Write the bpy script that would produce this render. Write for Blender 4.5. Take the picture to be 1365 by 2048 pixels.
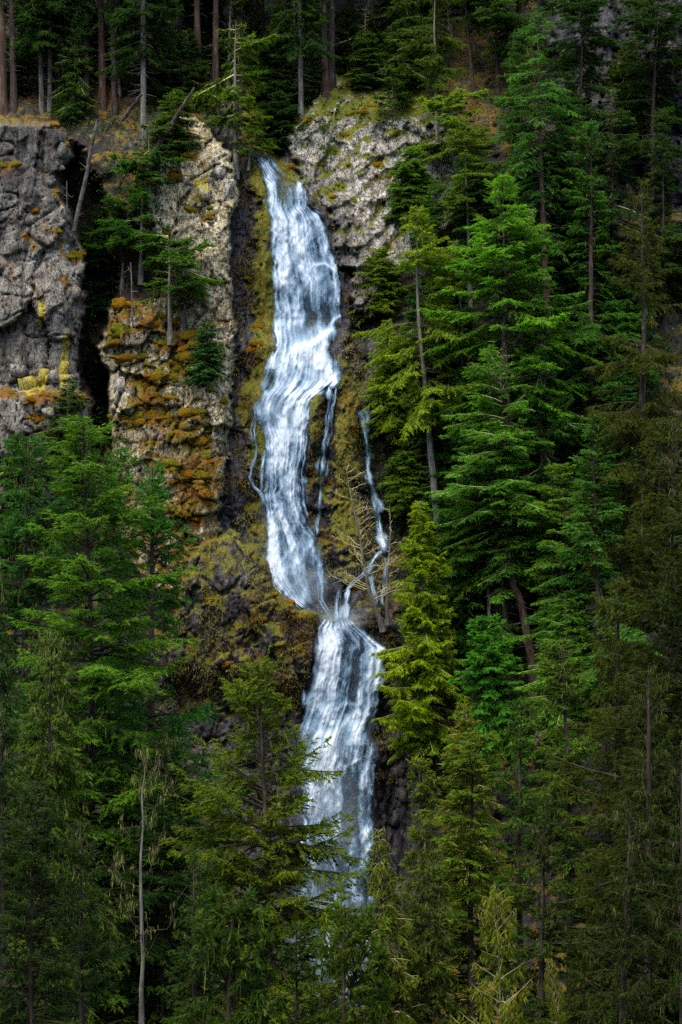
import bpy, math
import numpy as np
from mathutils import Vector, Matrix, Quaternion

for o in list(bpy.data.objects):
    bpy.data.objects.remove(o)
SC = bpy.context.scene
COL = SC.collection
R_ = math.radians

# ------------------------------------------------------------------ camera
CAM = np.array((0.0, -160.0, 25.0))
AIM = np.array((0.0, 0.0, 40.0))
HALF = math.tan(R_(14.0))
cd = bpy.data.cameras.new('camera')
cam = bpy.data.objects.new('camera', cd)
COL.objects.link(cam)
cam.location = CAM
cam.rotation_euler = Vector(AIM - CAM).to_track_quat('-Z', 'Y').to_euler()
cd.sensor_fit = 'VERTICAL'
cd.angle = R_(28.0)
cd.clip_start = 0.5
cd.clip_end = 3000
SC.camera = cam

# ------------------------------------------------------------------ sky, sun, exposure
SUN_EL, SUN_AZ = R_(64), R_(208)      # azimuth clockwise from +Y
W = bpy.data.worlds.new('World')
SC.world = W
W.use_nodes = True
wn = W.node_tree
sky = wn.nodes.new('ShaderNodeTexSky')
sky.sky_type = 'NISHITA'
sky.sun_disc = False
sky.sun_elevation = SUN_EL
sky.sun_rotation = SUN_AZ
wn.links.new(sky.outputs[0], wn.nodes['Background'].inputs[0])
wn.nodes['Background'].inputs[1].default_value = 0.12
sl = bpy.data.lights.new('sun', 'SUN')
sl.energy = 1.35
sl.angle = R_(50)
sl.color = (1.0, 0.90, 0.74)
sun = bpy.data.objects.new('sun', sl)
COL.objects.link(sun)
sdir = Vector((math.sin(SUN_AZ) * math.cos(SUN_EL), math.cos(SUN_AZ) * math.cos(SUN_EL), math.sin(SUN_EL)))
sun.rotation_euler = sdir.to_track_quat('Z', 'Y').to_euler()
sun.location = (0, -100, 150)
SC.view_settings.view_transform = 'Standard'
SC.view_settings.look = 'None'
SC.view_settings.exposure = 2.05
SC.view_settings.gamma = 1.0
SC.cycles.use_denoising = False
SC.cycles.max_bounces = 6
SC.cycles.diffuse_bounces = 4
SC.cycles.transparent_max_bounces = 16

# ------------------------------------------------------------------ numpy helpers
def _hash(ix, iy, iz, seed):
    h = (ix.astype(np.int64) * 374761393 + iy.astype(np.int64) * 668265263 + iz.astype(np.int64) * 2147483647 + seed * 974711) & 0xFFFFFFFF
    h = ((h ^ (h >> 13)) * 1274126177) & 0xFFFFFFFF
    h = ((h ^ (h >> 16)) * 2246822519) & 0xFFFFFFFF
    h = h ^ (h >> 15)
    return (h & 0xFFFFFF) / float(0x1000000)

def vnoise(x, y, z=None, seed=0):
    if z is None:
        z = np.zeros_like(x)
    ix, iy, iz = np.floor(x), np.floor(y), np.floor(z)
    fx, fy, fz = x - ix, y - iy, z - iz
    fx, fy, fz = [f * f * (3 - 2 * f) for f in (fx, fy, fz)]
    r = 0
    for a in (0, 1):
        for b in (0, 1):
            for c in (0, 1):
                w = (fx if a else 1 - fx) * (fy if b else 1 - fy) * (fz if c else 1 - fz)
                r = r + w * _hash(ix + a, iy + b, iz + c, seed)
    return r * 2 - 1

def fbm(x, y, z=None, seed=0, octv=4, gain=0.5):
    r, a = 0, 1.0
    for k in range(octv):
        r = r + a * vnoise(x, y, z, seed + 17 * k)
        x, y = x * 2.03 + 5.1, y * 2.03 - 3.7
        if z is not None:
            z = z * 2.03
        a *= gain
    return r

def voronoi(x, y, seed=0):
    """nearest / second distance, and three random values and offset of the nearest cell"""
    ix, iy = np.floor(x), np.floor(y)
    zz = np.zeros_like(x)
    f1 = np.full_like(x, 9.0); f2 = np.full_like(x, 9.0)
    cx = np.zeros_like(x); cy = np.zeros_like(x)
    ci = np.zeros_like(x); cj = np.zeros_like(x)
    for a in (-1, 0, 1):
        for b in (-1, 0, 1):
            jx, jy = ix + a, iy + b
            px = jx + 0.1 + 0.8 * _hash(jx, jy, zz, seed)
            py = jy + 0.1 + 0.8 * _hash(jx, jy, zz + 1, seed)
            d = np.hypot(x - px, y - py)
            near = d < f1
            f2 = np.where(near, f1, np.minimum(f2, d))
            f1 = np.where(near, d, f1)
            cx = np.where(near, px, cx); cy = np.where(near, py, cy)
            ci = np.where(near, jx, ci); cj = np.where(near, jy, cj)
    r = [_hash(ci, cj, zz + k, seed + 5) for k in (2, 3, 4)]
    return f1, f2, x - cx, y - cy, r

def blocks(x, y, seed, tilt=0.6, step=0.5, crack=0.25):
    """faceted, cracked rock relief, about -1..1, positive = proud"""
    f1, f2, dx, dy, r = voronoi(x, y, seed)
    h = (r[0] - 0.5) * 2 * step + dx * (r[1] - 0.5) * 2 * tilt + dy * (r[2] - 0.5) * 2 * tilt
    c = np.clip((f2 - f1) / 0.16, 0, 1)
    return h - crack * (1 - c) ** 2

def sstep(a, b, x):
    t = np.clip((x - a) / (b - a), 0, 1)
    return t * t * (3 - 2 * t)

def poly_sd(u, v, pts):
    """signed distance to a polygon, positive inside"""
    d = np.full(u.shape, 1e18)
    ins = np.zeros(u.shape, bool)
    n = len(pts)
    for i in range(n):
        ax, ay = pts[i]; bx, by = pts[(i + 1) % n]
        ex, ey = bx - ax, by - ay
        wx, wy = u - ax, v - ay
        t = np.clip((wx * ex + wy * ey) / (ex * ex + ey * ey + 1e-9), 0, 1)
        d = np.minimum(d, (wx - ex * t) ** 2 + (wy - ey * t) ** 2)
        cond = ((ay <= v) & (by > v)) | ((by <= v) & (ay > v))
        xi = ax + (v - ay) / (by - ay + 1e-12) * ex
        ins ^= cond & (u < xi)
    d = np.sqrt(d)
    return np.where(ins, d, -d)

def blob(u, v, cx, cy, rx, ry):
    return np.exp(-(((u - cx) / rx) ** 2 + ((v - cy) / ry) ** 2))

FWD = (AIM - CAM) / np.linalg.norm(AIM - CAM)
RGT = np.cross(FWD, (0, 0, 1)); RGT /= np.linalg.norm(RGT)
UPV = np.cross(RGT, FWD)

def at(u, v, y):
    """world point at distance y on the line of sight of a point of the photograph"""
    u = np.asarray(u, float); v = np.asarray(v, float); y = np.asarray(y, float)
    a = ((u - 682.5) / 1024 * HALF)[..., None]; b = (-(v - 1024) / 1024 * HALF)[..., None]
    d = FWD + a * RGT + b * UPV
    s = (y - CAM[1]) / d[..., 1]
    return CAM + d * s[..., None]

def uv_of(p):
    q = np.asarray(p, float) - CAM
    f = q @ FWD
    return 682.5 + (q @ RGT) / f / HALF * 1024, 1024 - (q @ UPV) / f / HALF * 1024

# ------------------------------------------------------------------ material helpers
def mat(name):
    m = bpy.data.materials.new(name)
    m.use_nodes = True
    nt = m.node_tree
    b = nt.nodes['Principled BSDF']
    return m, nt, b

def N(nt, kind, **kw):
    n = nt.nodes.new('ShaderNode' + kind)
    for k, val in kw.items():
        if k in n.inputs.keys():
            n.inputs[k].default_value = val
        else:
            setattr(n, k, val)
    return n

def L(nt, a, b):
    nt.links.new(a, b)

def noise(nt, co, scale, detail=4, rough=0.55, out='Fac'):
    n = N(nt, 'TexNoise', Scale=scale, Detail=detail, Roughness=rough)
    L(nt, co, n.inputs['Vector'])
    return n.outputs[out]

def ramp(nt, fac, stops):
    r = N(nt, 'ValToRGB')
    e = r.color_ramp.elements
    while len(e) < len(stops):
        e.new(0.5)
    for el, (p, c) in zip(e, stops):
        el.position = p
        el.color = (*c, 1) if len(c) == 3 else c
    L(nt, fac, r.inputs[0])
    return r.outputs[0]

def mixc(nt, fac, a, b, mode='MIX'):
    m = N(nt, 'Mix', data_type='RGBA', blend_type=mode)
    for val, i in ((fac, 0), (a, 6), (b, 7)):
        if hasattr(val, 'links'):
            L(nt, val, m.inputs[i])
        elif isinstance(val, (int, float)):
            m.inputs[i].default_value = val
        else:
            m.inputs[i].default_value = (*val, 1)
    return m.outputs[2]

def mth(nt, op, a, b=None, c=None, clamp=False):
    m = N(nt, 'Math', operation=op, use_clamp=clamp)
    for i, val in enumerate((a, b, c)):
        if val is None:
            continue
        if hasattr(val, 'links'):
            L(nt, val, m.inputs[i])
        else:
            m.inputs[i].default_value = val
    return m.outputs[0]

def smap(nt, val, a, b):
    m = N(nt, 'MapRange', interpolation_type='SMOOTHSTEP')
    L(nt, val, m.inputs[0])
    m.inputs[1].default_value = a
    m.inputs[2].default_value = b
    return m.outputs[0]

# ------------------------------------------------------------------ materials
def rock_material():
    m, nt, b = mat('weathered_rock')
    co = N(nt, 'TexCoord').outputs['Object']
    geo = N(nt, 'NewGeometry')
    sep = N(nt, 'SeparateXYZ'); L(nt, geo.outputs['Normal'], sep.inputs[0])
    a1 = N(nt, 'Attribute', attribute_name='mask')
    s1 = N(nt, 'SeparateColor'); L(nt, a1.outputs['Color'], s1.inputs[0])
    moss_a, wet_a, yel_a = s1.outputs[0], s1.outputs[1], s1.outputs[2]
    a2 = N(nt, 'Attribute', attribute_name='tone')
    s2 = N(nt, 'SeparateColor'); L(nt, a2.outputs['Color'], s2.inputs[0])
    pale, green, soil = s2.outputs[0], s2.outputs[1], s2.outputs[2]
    # stone: dark basalt to pale lichened faces
    stretch = N(nt, 'Mapping'); L(nt, co, stretch.inputs[0]); stretch.inputs['Scale'].default_value = (1.0, 1.0, 0.35)
    n1 = noise(nt, stretch.outputs[0], 0.9, 6, 0.58)
    n2 = noise(nt, stretch.outputs[0], 3.2, 4, 0.58)
    nf = noise(nt, co, 9.0, 3, 0.6)
    st = mth(nt, 'ADD', mth(nt, 'MULTIPLY', n1, 0.6), mth(nt, 'MULTIPLY', n2, 0.4))
    dark = ramp(nt, st, [(0.33, (0.009, 0.009, 0.009)), (0.5, (0.026, 0.025, 0.026)), (0.62, (0.058, 0.057, 0.060)), (0.75, (0.14, 0.14, 0.14))])
    light = ramp(nt, st, [(0.30, (0.09, 0.068, 0.032)), (0.40, (0.26, 0.205, 0.105)), (0.50, (0.43, 0.36, 0.20)), (0.60, (0.47, 0.41, 0.27)), (0.75, (0.60, 0.54, 0.38))])
    base = mixc(nt, pale, dark, light)
    # every block of stone has its own tone
    for sc_, amt in (((0.55, 0.55, 0.34), 0.5), ((1.9, 1.9, 1.3), 0.4), ((5.0, 5.0, 3.6), 0.22)):
        vm = N(nt, 'Mapping'); L(nt, co, vm.inputs[0]); vm.inputs['Scale'].default_value = sc_
        wv0 = N(nt, 'VectorMath', operation='MULTIPLY_ADD'); L(nt, noise(nt, co, 1.1, 3, 0.6, 'Color'), wv0.inputs[0]); wv0.inputs[1].default_value = (0.7, 0.7, 0.7); L(nt, vm.outputs[0], wv0.inputs[2])
        vo = N(nt, 'TexVoronoi', Scale=1.0); L(nt, wv0.outputs[0], vo.inputs['Vector'])
        sc1 = N(nt, 'SeparateColor'); L(nt, vo.outputs['Color'], sc1.inputs[0])
        f = mth(nt, 'ADD', 1.0 - amt * 0.55, mth(nt, 'MULTIPLY', sc1.outputs[0], amt))
        cc = N(nt, 'CombineColor')
        for k_ in range(3):
            L(nt, f, cc.inputs[k_])
        base = mixc(nt, 1.0, base, cc.outputs[0], 'MULTIPLY')
    # dark water streaks running down
    sk = N(nt, 'Mapping'); L(nt, co, sk.inputs[0]); sk.inputs['Scale'].default_value = (1.3, 1.3, 0.10)
    skf = smap(nt, noise(nt, sk.outputs[0], 1.0, 5, 0.65), 0.52, 0.68)
    base = mixc(nt, mth(nt, 'MULTIPLY', skf, 0.6), base, mixc(nt, 0.7, base, (0.02, 0.018, 0.018)))
    gr = N(nt, 'RGBToBW'); L(nt, base, gr.inputs[0])
    gcol = N(nt, 'CombineColor')
    for k_, f_ in enumerate((1.06, 1.0, 0.90)):
        L(nt, mth(nt, 'MULTIPLY', gr.outputs[0], f_), gcol.inputs[k_])
    base = mixc(nt, a2.outputs['Alpha'], base, gcol.outputs[0])
    # joints: thin dark cracks, mostly upright
    cracks = None
    for sc_, w_ in (((1.3, 1.3, 0.26), 0.014), ((0.6, 0.6, 1.5), 0.011), ((3.4, 3.4, 0.8), 0.016)):
        cm = N(nt, 'Mapping'); L(nt, co, cm.inputs[0]); cm.inputs['Scale'].default_value = sc_; cm.inputs['Rotation'].default_value = (0, 0.22, 0)
        cn = noise(nt, cm.outputs[0], 1.0, 3, 0.5)
        ln_ = smap(nt, mth(nt, 'ABSOLUTE', mth(nt, 'SUBTRACT', cn, 0.5)), 0.0, w_)
        cracks = ln_ if cracks is None else mth(nt, 'MULTIPLY', cracks, ln_)
    base = mixc(nt, cracks, mixc(nt, 0.8, base, (0.012, 0.010, 0.009)), base)
    # rusty stains
    rust = smap(nt, noise(nt, co, 0.55, 5, 0.6), 0.55, 0.72)
    base = mixc(nt, mth(nt, 'MULTIPLY', rust, 0.45), base, (0.17, 0.085, 0.035))
    # grey-green crust lichens, white speckles
    cr = smap(nt, noise(nt, co, 2.3, 7, 0.7), 0.56, 0.66)
    base = mixc(nt, mth(nt, 'MULTIPLY', mth(nt, 'MULTIPLY', cr, pale), 0.65), base, (0.32, 0.335, 0.27))
    # dark seams
    sm = N(nt, 'TexVoronoi', feature='DISTANCE_TO_EDGE', Scale=1.15)
    wv = N(nt, 'VectorMath', operation='MULTIPLY_ADD'); L(nt, noise(nt, co, 1.4, 4, 0.6, 'Color'), wv.inputs[0]); wv.inputs[1].default_value = (0.9, 0.9, 0.9); L(nt, co, wv.inputs[2])
    L(nt, wv.outputs[0], sm.inputs['Vector'])
    seam = smap(nt, sm.outputs['Distance'], 0.0, 0.06)
    base = mixc(nt, seam, mixc(nt, 0.75, base, (0.02, 0.017, 0.014)), base)
    # soil and litter
    dirt = ramp(nt, n2, [(0.3, (0.008, 0.006, 0.004)), (0.5, (0.022, 0.015, 0.008)), (0.7, (0.055, 0.034, 0.015))])
    sfac = mth(nt, 'MULTIPLY', soil, smap(nt, n1, 0.30, 0.55))
    base = mixc(nt, sfac, base, dirt)
    # chrome yellow lichen
    yf = smap(nt, mth(nt, 'ADD', mth(nt, 'MULTIPLY', yel_a, 1.0), mth(nt, 'MULTIPLY', mth(nt, 'SUBTRACT', n2, 0.5), 1.3)), 0.38, 0.55)
    base = mixc(nt, mth(nt, 'MULTIPLY', yf, 0.9), base, ramp(nt, nf, [(0.3, (0.22, 0.17, 0.02)), (0.7, (0.46, 0.37, 0.03))]))
    # moss
    nm = noise(nt, co, 1.1, 7, 0.7)
    mf = mth(nt, 'ADD', mth(nt, 'MULTIPLY', moss_a, 0.95), mth(nt, 'MULTIPLY', mth(nt, 'SUBTRACT', nm, 0.5), 1.6))
    mf = mth(nt, 'ADD', mf, mth(nt, 'MULTIPLY', sep.outputs[2], 0.40))
    mfac = smap(nt, mf, 0.42, 0.60)
    hue = mth(nt, 'ADD', mth(nt, 'MULTIPLY', noise(nt, co, 0.8, 4, 0.6), 0.9), mth(nt, 'MULTIPLY', mth(nt, 'SUBTRACT', green, 0.5), 0.7))
    mcol = ramp(nt, hue, [(0.25, (0.19, 0.07, 0.006)), (0.42, (0.19, 0.105, 0.006)), (0.58, (0.19, 0.165, 0.006)), (0.75, (0.125, 0.15, 0.006))])
    mcol = mixc(nt, smap(nt, nf, 0.25, 0.75), mixc(nt, 0.55, mcol, (0.012, 0.010, 0.003)), mcol)
    base = mixc(nt, mfac, base, mcol)
    # wet rock is darker and glossier
    base = mixc(nt, mth(nt, 'MULTIPLY', wet_a, mth(nt, 'SUBTRACT', 1.0, mth(nt, 'MULTIPLY', mfac, 0.75))), base, mixc(nt, 0.62, base, (0.010, 0.009, 0.016)))
    L(nt, base, b.inputs['Base Color'])
    rg = mth(nt, 'SUBTRACT', 0.9, mth(nt, 'MULTIPLY', mth(nt, 'MULTIPLY', wet_a, mth(nt, 'SUBTRACT', 1.0, mfac)), 0.45))
    L(nt, rg, b.inputs['Roughness'])
    b.inputs['Specular IOR Level'].default_value = 0.3
    bp = N(nt, 'Bump', Strength=1.0, Distance=0.10)
    L(nt, mth(nt, 'ADD', mth(nt, 'ADD', mth(nt, 'MULTIPLY', n2, 0.6), mth(nt, 'MULTIPLY', nf, 0.5)), mth(nt, 'MULTIPLY', cracks, 0.8)), bp.inputs['Height'])
    L(nt, bp.outputs[0], b.inputs['Normal'])
    return m

def moss_material():
    m, nt, b = mat('cushion_moss')
    co = N(nt, 'TexCoord').outputs['Object']
    gp = N(nt, 'NewGeometry').outputs['Position']
    oi = N(nt, 'ObjectInfo')
    n1 = noise(nt, gp, 1.6, 5, 0.6)
    nf = noise(nt, gp, 9.0, 4, 0.7)
    hue = mth(nt, 'ADD', mth(nt, 'MULTIPLY', n1, 0.6), mth(nt, 'MULTIPLY', oi.outputs['Random'], 0.38))
    c = ramp(nt, hue, [(0.25, (0.235, 0.085, 0.006)), (0.42, (0.235, 0.12, 0.006)), (0.56, (0.19, 0.145, 0.007)), (0.75, (0.10, 0.125, 0.008))])
    c = mixc(nt, smap(nt, nf, 0.3, 0.7), mixc(nt, 0.65, c, (0.015, 0.010, 0.003)), c)
    L(nt, c, b.inputs['Base Color'])
    b.inputs['Roughness'].default_value = 1.0
    b.inputs['Specular IOR Level'].default_value = 0.05
    bp = N(nt, 'Bump', Strength=1.0, Distance=0.15)
    L(nt, nf, bp.inputs['Height']); L(nt, bp.outputs[0], b.inputs['Normal'])
    return m

def needle_material():
    m, nt, b = mat('needles')
    oi = N(nt, 'ObjectInfo')
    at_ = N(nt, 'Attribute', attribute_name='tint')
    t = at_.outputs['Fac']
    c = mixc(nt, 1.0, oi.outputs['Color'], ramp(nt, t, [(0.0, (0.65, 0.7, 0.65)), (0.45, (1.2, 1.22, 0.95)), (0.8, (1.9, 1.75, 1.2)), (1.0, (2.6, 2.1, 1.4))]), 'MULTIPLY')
    L(nt, c, b.inputs['Base Color'])
    b.inputs['Roughness'].default_value = 0.7
    b.inputs['Specular IOR Level'].default_value = 0.15
    tr = N(nt, 'BsdfTranslucent'); L(nt, c, tr.inputs['Color'])
    mx = N(nt, 'MixShader'); mx.inputs[0].default_value = 0.5
    L(nt, b.outputs[0], mx.inputs[1]); L(nt, tr.outputs[0], mx.inputs[2])
    L(nt, mx.outputs[0], nt.nodes['Material Output'].inputs[0])
    return m

def bark_material(name, cols, lich=0.3):
    m, nt, b = mat(name)
    co = N(nt, 'TexCoord').outputs['Object']
    mp = N(nt, 'Mapping'); L(nt, co, mp.inputs[0]); mp.inputs['Scale'].default_value = (5, 5, 0.7)
    n1 = noise(nt, mp.outputs[0], 1.0, 6, 0.65)
    oi = N(nt, 'ObjectInfo')
    c = ramp(nt, n1, [(0.3, cols[0]), (0.5, cols[1]), (0.7, cols[2])])
    lf = smap(nt, noise(nt, co, 1.2, 6, 0.7), 0.62 - lich * 0.3, 0.72 - lich * 0.2)
    c = mixc(nt, mth(nt, 'MULTIPLY', lf, min(1.0, lich * 1.6)), c, (0.20, 0.21, 0.12))
    L(nt, c, b.inputs['Base Color'])
    b.inputs['Roughness'].default_value = 0.95
    b.inputs['Specular IOR Level'].default_value = 0.1
    bp = N(nt, 'Bump', Strength=1.0, Distance=0.08)
    L(nt, n1, bp.inputs['Height']); L(nt, bp.outputs[0], b.inputs['Normal'])
    return m

def flat_material(name, c0, c1, scale=3.0):
    m, nt, b = mat(name)
    co = N(nt, 'TexCoord').outputs['Object']
    L(nt, ramp(nt, noise(nt, co, scale, 4), [(0.3, c0), (0.7, c1)]), b.inputs['Base Color'])
    b.inputs['Roughness'].default_value = 0.95
    b.inputs['Specular IOR Level'].default_value = 0.1
    return m

def leafy_material(name, stops):
    """colour of a leaf picked from its own random value"""
    m, nt, b = mat(name)
    at_ = N(nt, 'Attribute', attribute_name='tint')
    c = ramp(nt, at_.outputs['Fac'], stops)
    L(nt, c, b.inputs['Base Color'])
    b.inputs['Roughness'].default_value = 0.8
    b.inputs['Specular IOR Level'].default_value = 0.1
    tr = N(nt, 'BsdfTranslucent'); L(nt, c, tr.inputs['Color'])
    mx = N(nt, 'MixShader'); mx.inputs[0].default_value = 0.25
    L(nt, b.outputs[0], mx.inputs[1]); L(nt, tr.outputs[0], mx.inputs[2])
    L(nt, mx.outputs[0], nt.nodes['Material Output'].inputs[0])
    return m

def water_material():
    m, nt, b = mat('falling_water')
    at_ = N(nt, 'Attribute', attribute_name='flow')
    gp = N(nt, 'NewGeometry').outputs['Position']
    mp = N(nt, 'Mapping'); L(nt, gp, mp.inputs[0]); mp.inputs['Scale'].default_value = (1, 1, 0.4)
    g = noise(nt, mp.outputs[0], 11.0, 4, 0.8)
    g2 = noise(nt, gp, 14.0, 2, 0.6)
    d = mth(nt, 'ADD', at_.outputs['Fac'], mth(nt, 'MULTIPLY', mth(nt, 'SUBTRACT', g, 0.5), 0.75))
    d = mth(nt, 'ADD', d, mth(nt, 'MULTIPLY', mth(nt, 'SUBTRACT', g2, 0.5), 0.45))
    edge = smap(nt, at_.outputs['Fac'], 0.0, 0.28)
    al = mth(nt, 'MULTIPLY', smap(nt, d, -0.55, 0.62), edge)
    c = ramp(nt, d, [(0.05, (0.05, 0.105, 0.165)), (0.40, (0.135, 0.22, 0.30)), (0.7, (0.30, 0.40, 0.49)), (1.0, (0.62, 0.70, 0.76))])
    L(nt, c, b.inputs['Base Color'])
    b.inputs['Roughness'].default_value = 0.6
    b.inputs['Specular IOR Level'].default_value = 0.15
    tl = N(nt, 'BsdfTranslucent'); L(nt, c, tl.inputs['Color'])
    m1 = N(nt, 'MixShader'); m1.inputs[0].default_value = 0.2
    L(nt, b.outputs[0], m1.inputs[1]); L(nt, tl.outputs[0], m1.inputs[2])
    tp = N(nt, 'BsdfTransparent')
    m2 = N(nt, 'MixShader'); L(nt, al, m2.inputs[0])
    L(nt, tp.outputs[0], m2.inputs[1]); L(nt, m1.outputs[0], m2.inputs[2])
    L(nt, m2.outputs[0], nt.nodes['Material Output'].inputs[0])
    return m

M = {
    'rock': rock_material(), 'moss': moss_material(), 'needles': needle_material(), 'water': water_material(),
    'bark': bark_material('fir_bark', [(0.014, 0.010, 0.008), (0.045, 0.032, 0.026), (0.10, 0.076, 0.062)], 0.25),
    'bark_red': bark_material('red_bark', [(0.022, 0.013, 0.010), (0.07, 0.042, 0.030), (0.15, 0.10, 0.075)], 0.15),
    'bark_grey': bark_material('grey_lichened_bark', [(0.035, 0.03, 0.027), (0.12, 0.105, 0.092), (0.24, 0.22, 0.19)], 0.45),
    'limb': flat_material('limb_wood', (0.018, 0.014, 0.009), (0.065, 0.055, 0.033), 2.0),
    'pale_limb': flat_material('lichened_twigs', (0.27, 0.23, 0.10), (0.46, 0.40, 0.20), 2.5),
    'dead_wood': flat_material('weathered_wood', (0.04, 0.034, 0.027), (0.15, 0.13, 0.11), 2.0),
    'lichen': leafy_material('beard_lichen', [(0.0, (0.10, 0.11, 0.03)), (0.6, (0.20, 0.20, 0.05)), (1.0, (0.34, 0.32, 0.10))]),
    'floor': flat_material('forest_floor', (0.012, 0.014, 0.006), (0.045, 0.04, 0.016), 0.6),
    'under': leafy_material('undergrowth_leaves', [(0.0, (0.09, 0.042, 0.010)), (0.25, (0.05, 0.06, 0.012)), (0.6, (0.035, 0.085, 0.016)), (1.0, (0.06, 0.13, 0.022))]),
    'fern': leafy_material('hanging_moss_tufts', [(0.0, (0.12, 0.055, 0.012)), (0.4, (0.13, 0.095, 0.018)), (0.75, (0.085, 0.09, 0.012)), (1.0, (0.22, 0.18, 0.06))]),
}

# ------------------------------------------------------------------ object helpers
def tag(o, label=None, cat=None, group=None, kind=None):
    if label: o['label'] = label
    if cat: o['category'] = cat
    if group: o['group'] = group
    if kind: o['kind'] = kind
    return o

def make_mesh(name, V, F, mats, attrs=None, smooth=False, midx=None):
    V = np.ascontiguousarray(V, np.float32); F = np.ascontiguousarray(F, np.int32)
    me = bpy.data.meshes.new(name)
    k = F.shape[1]
    me.vertices.add(len(V)); me.vertices.foreach_set('co', V.ravel())
    me.loops.add(F.size); me.loops.foreach_set('vertex_index', F.ravel())
    me.polygons.add(len(F)); me.polygons.foreach_set('loop_start', np.arange(0, F.size, k, dtype=np.int32))
    if midx is not None:
        me.polygons.foreach_set('material_index', np.ascontiguousarray(midx, np.int32))
    if smooth:
        me.polygons.foreach_set('use_smooth', np.ones(len(F), bool))
    for m in mats:
        me.materials.append(m)
    for an, arr in (attrs or {}).items():
        arr = np.asarray(arr, np.float32)
        if arr.ndim == 1:
            a = me.attributes.new(an, 'FLOAT', 'POINT'); a.data.foreach_set('value', arr)
        else:
            if arr.shape[1] == 3:
                arr = np.concatenate([arr, np.ones((len(arr), 1), np.float32)], 1)
            a = me.attributes.new(an, 'FLOAT_COLOR', 'POINT'); a.data.foreach_set('color', np.ascontiguousarray(arr).ravel())
    me.update(calc_edges=True)
    me.validate()
    return me

def obj(name, me, parent=None):
    o = bpy.data.objects.new(name, me)
    COL.objects.link(o)
    if parent is not None:
        o.parent = parent
    return o

class Geo:
    """collects quads with a per-vertex value and a material index"""
    def __init__(s):
        s.V, s.F, s.T, s.I, s.n = [], [], [], [], 0
    def add(s, V, F, tint, mi=0):
        V = np.asarray(V, float).reshape(-1, 3); F = np.asarray(F)
        s.V.append(V); s.F.append(F + s.n); s.n += len(V)
        s.T.append(np.broadcast_to(np.asarray(tint, float), (len(V),)))
        s.I.append(np.full(len(F), mi))
    def mesh(s, name, mats, smooth=False):
        return make_mesh(name, np.concatenate(s.V), np.concatenate(s.F), mats, {'tint': np.concatenate(s.T)}, smooth, np.concatenate(s.I))

def tube(path, rad, sides=6, seed=None, lump=0.0):
    """a closed-sided tube along a path of points"""
    P = np.asarray(path, float); n = len(P)
    rad = np.broadcast_to(np.asarray(rad, float), (n,))
    T = np.gradient(P, axis=0); T /= np.linalg.norm(T, axis=1)[:, None] + 1e-9
    ref = np.array((0.3, 1.0, 0.05)) if abs(T[0][2]) > 0.5 else np.array((0, 0, 1.0))
    A = np.cross(T, ref); A /= np.linalg.norm(A, axis=1)[:, None] + 1e-9
    B = np.cross(T, A)
    ang = np.arange(sides) / sides * 2 * np.pi
    r = rad[:, None] * np.ones(sides)
    if lump:
        rr = np.random.default_rng(seed or 1)
        r = r * (1 + lump * rr.uniform(-1, 1, (n, sides)))
    V = P[:, None] + r[..., None] * (A[:, None] * np.cos(ang)[:, None] + B[:, None] * np.sin(ang)[:, None])
    i = np.arange(n - 1)[:, None] * sides; j = np.arange(sides)[None]; k = (j + 1) % sides
    F = np.stack([i + j, i + k, i + sides + k, i + sides + j], -1).reshape(-1, 4)
    return V.reshape(-1, 3), F

def tubes(P, rad, sides=3):
    """many tubes at once: P (n,k,3), rad (n,k)"""
    n, k, _ = P.shape
    T = np.gradient(P, axis=1); T /= np.linalg.norm(T, axis=2)[..., None] + 1e-9
    ref = np.where(np.abs(T[..., 2:3]) > 0.8, np.array((1.0, 0, 0)), np.array((0, 0, 1.0)))
    A = np.cross(T, ref); A /= np.linalg.norm(A, axis=2)[..., None] + 1e-9
    B = np.cross(T, A)
    ang = np.arange(sides) / sides * 2 * np.pi
    V = P[:, :, None] + rad[..., None, None] * (A[:, :, None] * np.cos(ang)[:, None] + B[:, :, None] * np.sin(ang)[:, None])
    b = (np.arange(n) * k * sides)[:, None, None]
    i = (np.arange(k - 1) * sides)[None, :, None]; j = np.arange(sides)[None, None]; j2 = (j + 1) % sides
    F = np.stack([b + i + j, b + i + j2, b + i + sides + j2, b + i + sides + j], -1).reshape(-1, 4)
    return V.reshape(-1, 3), F

def unit(a):
    return a / (np.linalg.norm(a, axis=-1, keepdims=True) + 1e-9)

def leaves(base, d, w, length, width):
    """diamond shaped sprays"""
    n = len(base)
    length = np.broadcast_to(length, (n,))[:, None]; width = np.broadcast_to(width, (n,))[:, None]
    V = np.stack([base, base + d * length * 0.42 + w * width * 0.5, base + d * length, base + d * length * 0.42 - w * width * 0.5], 1)
    F = np.arange(n * 4).reshape(n, 4)
    return V.reshape(-1, 3), F

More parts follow.
